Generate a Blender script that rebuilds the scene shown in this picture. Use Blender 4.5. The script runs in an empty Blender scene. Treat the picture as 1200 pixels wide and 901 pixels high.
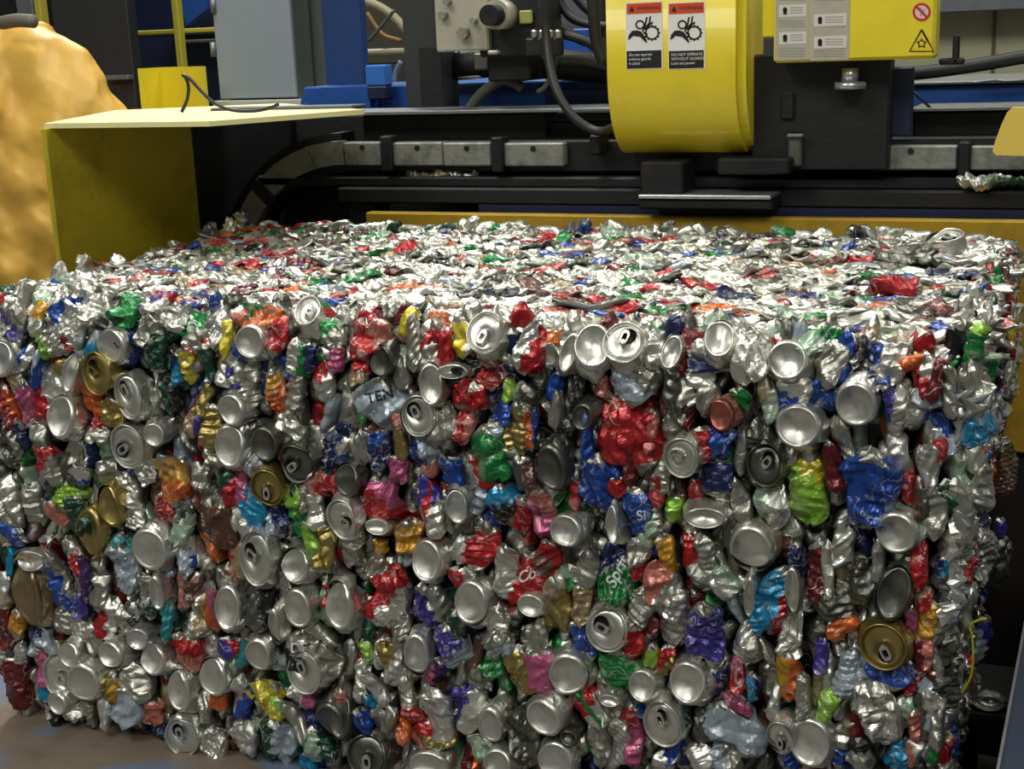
import bpy, math, random
import numpy as np
from mathutils import Vector, Matrix
from mathutils.bvhtree import BVHTree
SC = bpy.context.scene
COL = SC.collection
PI = math.pi
# ------------------------------------------------------------------ camera, light, exposure
YAW, PITCH, ROLL = -0.40011, 0.24689, -0.038885
CAM = np.array([0.13961, -1.71666, 1.49282]); FOC = 1606.23      # focal length in pixels of the 1200 wide frame
BW, BD, BT, BB = 1.593, 0.893, 1.11, 0.35                       # bale width, depth, top and bottom height
def cam_axes():
    cy, sy, cp, sp = math.cos(YAW), math.sin(YAW), math.cos(PITCH), math.sin(PITCH)
    f = np.array([sy*cp, cy*cp, -sp]); r = np.array([cy, -sy, 0.0]); u = np.cross(r, f)
    c, s = math.cos(ROLL), math.sin(ROLL)
    return c*r + s*u, -s*r + c*u, f
CR, CU, CF = cam_axes()
cd = bpy.data.cameras.new('camera'); cam = bpy.data.objects.new('camera', cd); COL.objects.link(cam)
cam.matrix_world = Matrix(((CR[0], CU[0], -CF[0], CAM[0]), (CR[1], CU[1], -CF[1], CAM[1]), (CR[2], CU[2], -CF[2], CAM[2]), (0, 0, 0, 1)))
cd.sensor_width = 36; cd.lens = 36*FOC/1200; cd.clip_start = .05; cd.clip_end = 100
SC.camera = cam
SC.view_settings.view_transform = 'Standard'; SC.view_settings.look = 'None'
SC.view_settings.gamma = 1; SC.view_settings.use_curve_mapping = False
SC.view_settings.exposure = 0.0
wd = bpy.data.worlds.new('hall'); SC.world = wd; wd.use_nodes = True
nt = wd.node_tree; bg = nt.nodes['Background']
tc = nt.nodes.new('ShaderNodeTexCoord'); ns = nt.nodes.new('ShaderNodeTexNoise'); ns.inputs['Scale'].default_value = 2.6; ns.inputs['Detail'].default_value = 3
rp = nt.nodes.new('ShaderNodeValToRGB'); rp.color_ramp.elements[0].position = .38; rp.color_ramp.elements[1].position = .62
rp.color_ramp.elements[0].color = (.05, .05, .045, 1); rp.color_ramp.elements[1].color = (.46, .46, .43, 1)
nt.links.new(tc.outputs['Generated'], ns.inputs['Vector']); nt.links.new(ns.outputs['Fac'], rp.inputs['Fac']); nt.links.new(rp.outputs['Color'], bg.inputs['Color'])
bg.inputs['Strength'].default_value = 0.6
def lamp(loc, target, sx, sy, power, colr=(1, .985, .91)):
    l = bpy.data.lights.new('high_bay_lamp', 'AREA'); l.shape = 'RECTANGLE'; l.size = sx; l.size_y = sy; l.energy = power; l.color = colr
    o = bpy.data.objects.new('high_bay_lamp', l); COL.objects.link(o); o.location = loc
    o.rotation_euler = (Vector(target) - Vector(loc)).to_track_quat('-Z', 'Y').to_euler()
    return o
lamp((-1.9, 1.0, 5.2), (-.8, .3, 1), 2.4, 1.2, 105)
lamp((.9, 2.2, 5.6), (-.5, .6, 1), 2.4, 1.2, 100)
lamp((-2.4, -2.6, 4.6), (-.8, 0, .8), 2.2, 1.4, 90)
lamp((1.4, -3.6, 4.8), (-.6, 0, .8), 2.2, 1.4, 90)
lamp((-4.5, 5.0, 5.5), (-3, 3, 1), 1.4, .8, 200)

# ------------------------------------------------------------------ helpers
def lin(h):
    h = h.lstrip('#'); v = [int(h[i:i+2], 16)/255 for i in (0, 2, 4)]
    return tuple((c/12.92 if c < .04045 else ((c+.055)/1.055)**2.4) for c in v)
def ray(px, py):
    d = CF + CR*(px-600)/FOC - CU*(py-450.5)/FOC
    return d/np.linalg.norm(d)
def hit(px, py, axis, val):
    """The point of the place seen at a photo pixel on the plane axis = val (0 x, 1 y, 2 z)."""
    d = ray(px, py); t = (val-CAM[axis])/d[axis]
    return CAM + d*t
def Y(px, py, y): return hit(px, py, 1, y)
def pxm(p):      # photo pixels per metre at a point
    return FOC/float((np.asarray(p)-CAM) @ CF)
MATS = {}
def mat(name, hexc, rough=.5, metal=0.0, coat=0.0, dirt=0.0, dirt_col='#1a1712', scale=9.0, bump=0.0, bscale=60.0, spec=.5):
    if name in MATS: return MATS[name]
    m = bpy.data.materials.new(name); m.use_nodes = True; t = m.node_tree; b = t.nodes['Principled BSDF']
    c = lin(hexc); b.inputs['Base Color'].default_value = (*c, 1); b.inputs['Roughness'].default_value = rough
    b.inputs['Metallic'].default_value = metal; b.inputs['Coat Weight'].default_value = coat; b.inputs['Specular IOR Level'].default_value = spec
    co = t.nodes.new('ShaderNodeTexCoord')
    if dirt > 0:
        n = t.nodes.new('ShaderNodeTexNoise'); n.inputs['Scale'].default_value = scale; n.inputs['Detail'].default_value = 8; n.inputs['Roughness'].default_value = .68
        r = t.nodes.new('ShaderNodeValToRGB'); r.color_ramp.elements[0].position = .50; r.color_ramp.elements[1].position = .72
        mul = t.nodes.new('ShaderNodeMath'); mul.operation = 'MULTIPLY'; mul.inputs[1].default_value = dirt
        mx = t.nodes.new('ShaderNodeMix'); mx.data_type = 'RGBA'; mx.inputs['A'].default_value = (*c, 1); mx.inputs['B'].default_value = (*lin(dirt_col), 1)
        t.links.new(co.outputs['Object'], n.inputs['Vector']); t.links.new(n.outputs['Fac'], r.inputs['Fac']); t.links.new(r.outputs['Color'], mul.inputs[0])
        t.links.new(mul.outputs[0], mx.inputs['Factor']); t.links.new(mx.outputs['Result'], b.inputs['Base Color'])
    if bump > 0:
        n2 = t.nodes.new('ShaderNodeTexNoise'); n2.inputs['Scale'].default_value = bscale; n2.inputs['Detail'].default_value = 5
        bp = t.nodes.new('ShaderNodeBump'); bp.inputs['Strength'].default_value = bump; bp.inputs['Distance'].default_value = .01
        t.links.new(co.outputs['Object'], n2.inputs['Vector']); t.links.new(n2.outputs['Fac'], bp.inputs['Height']); t.links.new(bp.outputs['Normal'], b.inputs['Normal'])
    MATS[name] = m
    return m
def foil(name, metal, rough, coat, bump):
    """Sheet aluminium: the print's colour is stored on the faces."""
    m = bpy.data.materials.new(name); m.use_nodes = True; t = m.node_tree; b = t.nodes['Principled BSDF']
    a = t.nodes.new('ShaderNodeAttribute'); a.attribute_name = 'print'
    co = t.nodes.new('ShaderNodeTexCoord')
    n = t.nodes.new('ShaderNodeTexNoise'); n.inputs['Scale'].default_value = 90; n.inputs['Detail'].default_value = 3
    bp = t.nodes.new('ShaderNodeBump'); bp.inputs['Strength'].default_value = bump; bp.inputs['Distance'].default_value = .004
    n2 = t.nodes.new('ShaderNodeTexNoise'); n2.inputs['Scale'].default_value = 45; n2.inputs['Detail'].default_value = 4
    mr = t.nodes.new('ShaderNodeMapRange'); mr.inputs['From Min'].default_value = .3; mr.inputs['From Max'].default_value = .7
    mr.inputs['To Min'].default_value = rough-.08; mr.inputs['To Max'].default_value = rough+.14
    t.links.new(co.outputs['Object'], n.inputs['Vector']); t.links.new(co.outputs['Object'], n2.inputs['Vector'])
    t.links.new(n.outputs['Fac'], bp.inputs['Height']); t.links.new(bp.outputs['Normal'], b.inputs['Normal'])
    t.links.new(n2.outputs['Fac'], mr.inputs['Value']); t.links.new(mr.outputs['Result'], b.inputs['Roughness'])
    if name.startswith('printed'):               # pale lines and darker fields of the print itself
        pn = t.nodes.new('ShaderNodeTexNoise'); pn.inputs['Scale'].default_value = 46; pn.inputs['Detail'].default_value = 1.2; pn.inputs['Distortion'].default_value = .6
        oi = t.nodes.new('ShaderNodeObjectInfo'); va = t.nodes.new('ShaderNodeVectorMath'); va.operation = 'ADD'
        t.links.new(co.outputs['Object'], va.inputs[0]); t.links.new(oi.outputs['Location'], va.inputs[1]); t.links.new(va.outputs[0], pn.inputs['Vector'])
        cr = t.nodes.new('ShaderNodeValToRGB'); el = cr.color_ramp.elements
        el[0].position = .44; el[0].color = (0, 0, 0, 1); el[1].position = .462; el[1].color = (.75, .75, .75, 1)
        for p_, v_ in ((.478, .75), (.492, 0), (.60, 0), (.63, .42)):
            q_ = el.new(p_); q_.color = (v_, v_, v_, 1)
        mx = t.nodes.new('ShaderNodeMix'); mx.data_type = 'RGBA'; mx.inputs['B'].default_value = (.55, .52, .47, 1)
        t.links.new(pn.outputs['Fac'], cr.inputs['Fac']); mk = t.nodes.new('ShaderNodeTexNoise'); mk.inputs['Scale'].default_value = 17; mr2 = t.nodes.new('ShaderNodeMapRange'); mr2.inputs['From Min'].default_value = .47; mr2.inputs['From Max'].default_value = .56; mr2.inputs['To Max'].default_value = .85
        ml = t.nodes.new('ShaderNodeMath'); ml.operation = 'MULTIPLY'
        t.links.new(va.outputs[0], mk.inputs['Vector']); t.links.new(mk.outputs['Fac'], mr2.inputs['Value']); t.links.new(mr2.outputs['Result'], ml.inputs[0]); t.links.new(cr.outputs['Color'], ml.inputs[1])
        t.links.new(ml.outputs[0], mx.inputs['Factor']); t.links.new(a.outputs['Color'], mx.inputs['A']); t.links.new(mx.outputs['Result'], b.inputs['Base Color'])
    else: t.links.new(a.outputs['Color'], b.inputs['Base Color'])
    b.inputs['Metallic'].default_value = metal; b.inputs['Coat Weight'].default_value = coat; b.inputs['Coat Roughness'].default_value = .12
    MATS[name] = m
    return m
BARE = foil('bare_aluminium', .88, .33, 0, .14)
PRINT = foil('printed_aluminium', .42, .32, .2, .14)
HOLE = mat('can_mouth_shade', '#0b0b0a', .6)  # black painted in for the shade inside open lid mouths
def tag(o, label=None, cat=None, group=None, kind=None):
    if label: o['label'] = label
    if cat: o['category'] = cat
    if group: o['group'] = group
    if kind: o['kind'] = kind
    return o
def link(name, me, parent=None, loc=None):
    o = bpy.data.objects.new(name, me); COL.objects.link(o)
    if loc is not None: o.location = loc
    if parent is not None: o.parent = parent
    return o
def empty(name, loc, label, cat, group=None):
    o = bpy.data.objects.new(name, None); COL.objects.link(o); o.location = loc; o.empty_display_size = .05
    return tag(o, label, cat, group)
def worg(o):
    p = Vector((0, 0, 0))
    while o is not None: p = p+o.location; o = o.parent
    return p
class MB:
    """Collects shapes in world space; build() links them as one mesh object."""
    def __init__(s): s.v = []; s.f = []; s.m = []; s.sm = []
    def add(s, v, f, m=0, smooth=False):
        k = len(s.v); s.v += [tuple(map(float, p)) for p in v]; s.f += [tuple(i+k for i in q) for q in f]; s.m += [m]*len(f); s.sm += [smooth]*len(f); return s
    def boxx(s, x0, x1, y0, y1, z0, z1, m=0, bev=.003):
        x0, x1 = sorted((x0, x1)); y0, y1 = sorted((y0, y1)); z0, z1 = sorted((z0, z1))
        b = min(bev, (x1-x0)*.3, (y1-y0)*.3, (z1-z0)*.3)
        V = []; idx = {}
        for ix, x in enumerate((x0, x1)):
            for iy, y in enumerate((y0, y1)):
                for iz, z in enumerate((z0, z1)):
                    sx, sy, sz = (1, -1)[ix], (1, -1)[iy], (1, -1)[iz]
                    for a in range(3):
                        p = [x, y, z]
                        for c in range(3):
                            if c != a: p[c] += (sx, sy, sz)[c]*b
                        idx[ix, iy, iz, a] = len(V); V.append(p)
        F = []
        for a in range(3):
            o1, o2 = [c for c in range(3) if c != a]
            for sd in (0, 1):
                q = []
                for u, w in ((0, 0), (1, 0), (1, 1), (0, 1)):
                    k = [0, 0, 0]; k[a] = sd; k[o1] = u; k[o2] = w; q.append(idx[k[0], k[1], k[2], a])
                F.append(q if (sd == 1) ^ (a == 1) else q[::-1])
        for a in range(3):                      # edge strips along axis a
            o1, o2 = [c for c in range(3) if c != a]
            for u in (0, 1):
                for w in (0, 1):
                    k0 = [0, 0, 0]; k0[o1] = u; k0[o2] = w; k1 = list(k0); k1[a] = 1
                    F.append((idx[(*k0, o1)], idx[(*k1, o1)], idx[(*k1, o2)], idx[(*k0, o2)]))
        for ix in (0, 1):
            for iy in (0, 1):
                for iz in (0, 1): F.append([idx[ix, iy, iz, a] for a in range(3)])
        return s.add(V, F, m)
    def prism(s, poly, axis, a0, a1, m=0):
        """poly: 2D outline in the two other axes (ascending order), extruded along axis from a0 to a1."""
        n = len(poly); o = [c for c in range(3) if c != axis]; V = []
        for a in (a0, a1):
            for p in poly:
                q = [0, 0, 0]; q[axis] = a; q[o[0]] = p[0]; q[o[1]] = p[1]; V.append(q)
        F = [list(range(n)), list(range(2*n-1, n-1, -1))] + [(i, (i+1) % n, (i+1) % n+n, i+n) for i in range(n)]
        return s.add(V, F, m)
    def hexa(s, P, m=0):
        return s.add(P, [(0, 1, 2, 3), (7, 6, 5, 4), (0, 4, 5, 1), (1, 5, 6, 2), (2, 6, 7, 3), (3, 7, 4, 0)], m)
    def tube(s, pts, r, n=10, m=0, sub=6):
        P = [Vector(p) for p in pts]
        if sub > 1 and len(P) > 2:
            Q = []
            E = [P[0]*2-P[1]] + P + [P[-1]*2-P[-2]]
            for i in range(1, len(E)-2):
                for k in range(sub):
                    t = k/sub; a, b, c, d = E[i-1], E[i], E[i+1], E[i+2]
                    Q.append(.5*((2*b)+(c-a)*t+(2*a-5*b+4*c-d)*t*t+(-a+3*b-3*c+d)*t**3))
            Q.append(P[-1]); P = Q
        V = []; up = Vector((.13, .21, 1)).normalized(); N = len(P)
        for i, p in enumerate(P):
            t = (P[min(i+1, N-1)]-P[max(i-1, 0)]).normalized()
            u = t.cross(up); u = u.normalized() if u.length > 1e-4 else t.orthogonal().normalized(); w = t.cross(u)
            rr = r if not callable(r) else r(i/(N-1))
            for k in range(n):
                a = 2*PI*k/n; V.append(p+(u*math.cos(a)+w*math.sin(a))*rr)
        F = [(i*n+k, i*n+(k+1) % n, (i+1)*n+(k+1) % n, (i+1)*n+k) for i in range(N-1) for k in range(n)]
        F += [tuple(range(n))[::-1], tuple((N-1)*n+k for k in range(n))]
        return s.add(V, F, m, True)
    def cyl(s, c, axis, r, h, n=24, m=0, r2=None):
        c = Vector(c); ax = Vector(axis).normalized(); u = ax.orthogonal().normalized(); w = ax.cross(u); r2 = r if r2 is None else r2
        V = []
        for hh, rr in ((-h/2, r), (h/2, r2)):
            for k in range(n):
                a = 2*PI*k/n; V.append(c+ax*hh+(u*math.cos(a)+w*math.sin(a))*rr)
        F = [(k, (k+1) % n, (k+1) % n+n, k+n) for k in range(n)]
        s.add(V, F, m, True); k0 = len(s.v)-2*n
        s.f += [tuple(k0+i for i in range(n))[::-1], tuple(k0+n+i for i in range(n))]; s.m += [m, m]; s.sm += [False, False]
        return s
    def build(s, name, mats, parent=None, origin=None):
        me = bpy.data.meshes.new(name); v = np.array(s.v, float)
        if origin is None: origin = worg(parent) if parent is not None else Vector(((v[:, 0].min()+v[:, 0].max())/2, (v[:, 1].min()+v[:, 1].max())/2, v[:, 2].min()))
        v = v-np.array(origin)
        me.from_pydata([tuple(p) for p in v], [], s.f)
        for m_ in (mats if isinstance(mats, (list, tuple)) else [mats]): me.materials.append(m_)
        me.polygons.foreach_set('material_index', s.m); me.polygons.foreach_set('use_smooth', s.sm)
        me.validate(); me.update()
        import bmesh
        bm = bmesh.new(); bm.from_mesh(me); bmesh.ops.recalc_face_normals(bm, faces=bm.faces); bm.to_mesh(me); bm.free()
        o = link(name, me, parent)
        if parent is None: o.location = origin
        return o

# ------------------------------------------------------------------ crushed cans
PAL = dict(s='#a9a99f', d='#6c6d65', w='#cfcfc7', a='#9fadb8', g='#a3935a', r='#a01d22', k='#5c151a', b='#1b4392', n='#182450', c='#1c82ae', t='#2c8289',
           e='#157a3a', E='#16402f', l='#84b03e', y='#b9ab25', o='#c4622a', p='#ad557a', v='#3c3484', V='#43275a', m='#5f4034', K='#1a1b1c', i='#93ab95', x='#b06a5c', T='#978666', A='#b8892a')
WORD = dict(s='silver', d='dull grey', w='bright silver', a='pale blue-grey', g='gold', r='red', k='maroon', b='blue', n='navy', c='sky blue', t='teal',
            e='green', E='dark green', l='lime green', y='yellow', o='orange', p='pink', v='indigo', V='purple', m='brown', K='black', i='pale green', x='salmon', T='tan', A='amber')
PALC = {k: np.array(lin(v)) for k, v in PAL.items()}
METAL = set('sdw')
def tri(a): return np.abs(((a/(2*PI)) % 1.0)*4-2)-1
def crumple(P, rng, amp, n, lmin, lmax, along=1, side=.35):
    """Folds sheet points (local frame, y outward negative) along several sharp creases."""
    Q = P.copy()
    for _ in range(n):
        a = rng.uniform(0, PI); d = np.array([math.cos(a), rng.uniform(-.4, .4), math.sin(a)])
        f = 2*PI/rng.uniform(lmin, lmax); w = tri(P @ d*f+rng.uniform(0, 6.3))
        w *= .55+.45*np.sin(P @ np.array([rng.uniform(-1, 1), 0, rng.uniform(-1, 1)])*2*PI/.05+rng.uniform(0, 6))
        k = amp*rng.uniform(.4, 1)
        Q[:, 1] += w*k*along; Q[:, 0] += w*k*side*rng.uniform(-1, 1); Q[:, 2] += w*k*side*rng.uniform(-1, 1)
    return Q
class Sheet:
    """One crumpled surface with colours per face."""
    def __init__(s): s.v = []; s.f = []; s.c = []; s.m = []; s.sm = []
    def add(s, V, F, C, M, smooth=False):
        k = len(s.v); s.v += [tuple(p) for p in V]; s.f += [tuple(i+k for i in q) for q in F]
        s.c += C if isinstance(C, list) else [C]*len(F); s.m += M if isinstance(M, list) else [M]*len(F); s.sm += [smooth]*len(F)
        return s
    def mesh(s, name):
        me = bpy.data.meshes.new(name); me.from_pydata(s.v, [], s.f)
        for m_ in (BARE, PRINT, HOLE): me.materials.append(m_)
        me.polygons.foreach_set('material_index', s.m); me.polygons.foreach_set('use_smooth', s.sm)
        at = me.attributes.new('print', 'FLOAT_COLOR', 'FACE')
        at.data.foreach_set('color', np.array([(*PALC[c], 1.0) for c in s.c], 'f').ravel())
        me.update(); return me
def grid_faces(nu, nv, closed=True):
    F = []
    for j in range(nv-1):
        for i in range(nu if closed else nu-1):
            F.append((j*nu+i, j*nu+(i+1) % nu, (j+1)*nu+(i+1) % nu, (j+1)*nu+i))
    return F
def mats_of(c): return 0 if c in METAL or c == 'g' else 1
def pillow(rng, w, h, dep, cols, nu=34, nv=22, amp=.0045, ncr=6, lmin=.014, lmax=.05, taper=None, fine=0):
    """A laterally flattened can: pinched ends, folded walls, silver shoulders, printed patches."""
    e = rng.uniform(3, 7) if taper is None else taper
    th = np.linspace(0, 2*PI, nu, endpoint=False)+rng.uniform(0, .3); s = np.linspace(-1, 1, nv)
    T, S = np.meshgrid(th, s)
    fw = np.maximum(1-np.abs(S)**e, 0)**.55; fw = np.where(np.abs(S) > .999, .22, fw)
    lean = rng.uniform(-.28, .28)
    wob = 1+.16*np.sin(S*rng.uniform(1.5, 4)+rng.uniform(0, 6))
    ct, st = np.cos(T), np.sin(T)
    X = w/2*fw*wob*np.sign(ct)*np.abs(ct)**.8+lean*w/2*S
    Yy = dep/2*(.35+.65*fw)*np.sign(st)*np.abs(st)**.75
    Z = h/2*S+.10*w*np.sin(T*2+rng.uniform(0, 6))*(np.abs(S) > .6)
    P = np.stack([X.ravel(), Yy.ravel(), Z.ravel()], 1)
    sc = min(1, w/.045+.25)
    P = crumple(P, rng, amp*sc, ncr, lmin, lmax)
    if fine: P = crumple(P, rng, .0021*sc, fine, .009, .022)
    bend = rng.uniform(-.25, .25); P[:, 1] += bend*np.abs(P[:, 2])**1.0*np.sign(rng.uniform(-1, 1))
    F = grid_faces(nu, nv); n = nu*nv
    F += [tuple(range(nu))[::-1], tuple(range(n-nu, n))]
    c1 = cols[0]; c2 = cols[1] if len(cols) > 1 else None; c3 = cols[2] if len(cols) > 2 else None
    C = []; a1 = rng.uniform(0, PI); d1 = np.array([math.cos(a1), math.sin(a1)]); off = rng.uniform(-.05, .3)
    a2 = rng.uniform(0, PI); d2 = np.array([math.cos(a2), math.sin(a2)]); wb = rng.uniform(.14, .22)
    neck = rng.uniform(.80, .95); both = rng.random() < .5
    for f in F:
        q = P[list(f)].mean(0); u = np.array([q[0]/(w/2), q[2]/(h/2)]); c = c1
        if c2 and u @ d1+.12*math.sin(9*(u @ np.array([-d1[1], d1[0]]))) > off: c = c2
        if c3 and abs(u @ d2+.1*math.sin(7*u[0])) < wb: c = c3
        if c1 not in METAL and ((u[1] > neck) or (both and u[1] < -neck)): c = 's'
        C.append(c)
    return P, F, C
def disc_rings(w, h, prof, n, rng, crease=True):
    """prof: list of (radius share, outward depth in metres, colour)"""
    th = np.linspace(0, 2*PI, n, endpoint=False); P = []
    for r, y in prof:
        P += [(w/2*r*math.cos(a), y, h/2*r*math.sin(a)) for a in th]
    P = np.array(P)
    if crease:
        for _ in range(rng.integers(1, 3)):
            a = rng.uniform(0, 2*PI); d = np.array([math.cos(a), 0, math.sin(a)]); c = rng.uniform(.15, .75)*w/2
            P[:, 1] += np.maximum(P @ d-c, 0)*rng.uniform(.15, .7)
        P = crumple(P, rng, .0009, 2, .02, .05, side=.3)
    return P
def skirt(rng, w, h, y0, cols, n, back=.034, spread=1.16):
    """The squashed wall behind a can end."""
    th = np.linspace(0, 2*PI, n, endpoint=False); rows = 8; P = []; ph = rng.uniform(0, 6.3, 3)
    for j in range(rows):
        t = j/(rows-1); r = 1.0+(spread-1)*math.sin(min(t*1.5, 1)*PI/2)-.35*max(0, t-.6)
        lob = 1+t*(.13*np.sin(2*th+ph[0])+.10*np.sin(3*th+ph[1])+.06*np.sin(7*th+ph[2]))
        P += [(w/2*r*l*math.cos(a), y0+back*t, h/2*r*l*math.sin(a)) for a, l in zip(th, lob)]
    P = np.array(P); Q = crumple(P, rng, .0042, 5, .012, .035, along=.6, side=.9)
    k = np.clip((P[:, 1]-y0)/.008, 0, 1)[:, None]; P = P*(1-k)+Q*k
    F = grid_faces(n, rows)+[tuple(range((rows-1)*n, rows*n))]
    c1 = cols[1] if len(cols) > 1 else cols[0]; c2 = cols[2] if len(cols) > 2 else c1; a1 = rng.uniform(0, 6.3)
    C = []
    for f in F:
        q = P[list(f)].mean(0); a = math.atan2(q[2], q[0])
        C.append(cols[0] if q[1] < y0+.007 and c1 != cols[0] and cols[0] in METAL else (c2 if math.sin(a*1.0+a1) > .2 else c1))
    return P, F, C
def can_end(rng, w, h, lid, cols, n=32):
    """returns body sheet data and end sheet data (and tab)"""
    cols = ['w' if cols[0] == 's' else cols[0]]+list(cols[1:])
    if lid:
        rim = .0; prof = [(1.0, .004), (1.0, .0), (.965, -.0015), (.93, -.0005), (.90, .0045), (.865, .0075), (.83, .0035), (.80, .0028)]
        P = disc_rings(w, h, prof, n, rng)
        th = np.linspace(0, 2*PI, n, endpoint=False); ma = rng.uniform(0, 2*PI); md = .38
        cx, cz = md*math.cos(ma), md*math.sin(ma)
        hole = np.array([((cx+.30*math.cos(a)*abs(math.cos(ma))+.30*math.cos(a)*0+.23*math.cos(a)*abs(math.sin(ma)))*w/2, .0030, (cz+.23*math.sin(a)*abs(math.cos(ma))+.30*math.sin(a)*abs(math.sin(ma)))*h/2) for a in th])
        opened = rng.random() < .72
        hole2 = hole+np.array([0, .006, 0])
        V = np.concatenate([P, hole, hole2]); k = len(prof); F = grid_faces(n, k+2); F.append(tuple((k+1)*n+i for i in range(n)))
        M = [0]*((k)*n)+[2 if opened else 0]*(n+1)
        c = cols[0]
        if not opened: V[(k+1)*n:, 1] = V[k*n:(k+1)*n, 1]+.0006
        end = (V, F, [c]*len(F), M, True)
        tab = None
        if rng.random() < .8 or opened:
            ta = ma+PI+rng.uniform(-.4, .4); L, Wd = .40, .25; m = 20; ring = []
            for sc, yy in ((1, .0022), (1, -.0012), (.58, -.0012), (.58, .0022)):
                for i in range(m):
                    a = 2*PI*i/m; ux = L*math.copysign(abs(math.cos(a))**.7, math.cos(a))*sc*1.0; uz = Wd*math.copysign(abs(math.sin(a))**.7, math.sin(a))*sc
                    ux -= .30; gx = -ux*math.cos(ta)*-1-uz*math.sin(ta); gz = ux*-1*math.sin(ta)*-1+uz*math.cos(ta)
                    ring.append((gx*w/2*.82, yy-.0005-.002*max(0, ux+.3), gz*h/2*.82))
            R = np.array(ring); Ft = [(j*m+i, j*m+(i+1) % m, ((j+1) % 4)*m+(i+1) % m, ((j+1) % 4)*m+i) for j in range(4) for i in range(m)]
            rv = [(.055*w*math.cos(2*PI*i/10), yy, .055*h*math.sin(2*PI*i/10)) for yy in (.002, -.0018) for i in range(10)]
            tab = (np.concatenate([R, np.array(rv)]), Ft+[(4*m+i, 4*m+(i+1) % 10, 4*m+10+(i+1) % 10, 4*m+10+i) for i in range(10)]+[tuple(4*m+10+i for i in range(10))], 'w' if c != 'g' else rng.choice(['w', 'g']))
    else:
        D = rng.uniform(.006, .011)
        prof = [(1.0, .007), (.985, .0035), (.93, .001), (.87, -.0012), (.81, -.0016), (.775, .0008)]+[(r, .0008+D*(1-(r/.78)**2)) for r in (.72, .6, .45, .28, .12)]
        P = disc_rings(w, h, prof, n, rng); k = len(prof)
        F = grid_faces(n, k)+[tuple((k-1)*n+i for i in range(n))]
        end = (P, F, [cols[0]]*len(F), [0]*len(F), True); tab = None
    sk = skirt(rng, w*.985, h*.985, .004 if lid else .0065, cols, n)
    return sk, end, tab
def frame_of(nrm, roll):
    """Axes for a can whose local -y looks along nrm; roll turns it clockwise as seen from outside."""
    y = -np.asarray(nrm, float); y /= np.linalg.norm(y); up = np.array([0, 0, 1.0]) if abs(y[2]) < .9 else np.array([0, 1.0, 0])
    x = np.cross(y, up); x /= np.linalg.norm(x); z = np.cross(x, y)
    c, s = math.cos(roll), math.sin(roll)
    return np.stack([x*c-z*s, y, x*s+z*c], 1)
RB = .055
def on_front(px, py, off=0.0):
    """Where a photo pixel falls on the bale's front face, rounded off towards its top edge."""
    y = 0.0
    for _ in range(6):
        p = Y(px, py, y+off); t = p[2]-(BT-RB)
        y = RB-math.sqrt(max(RB*RB-min(t, RB*.93)**2, 0)) if t > 0 else 0.0
    nz = min(max((p[2]-(BT-RB))/RB, 0), .93)
    return p, np.array([0, -math.sqrt(1-nz*nz), nz])
def rel_mesh(name, parts):
    s = Sheet()
    for p in parts: s.add(*p)
    return s.mesh(name)
def push(V, R, pos): return V @ R.T + pos
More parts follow.
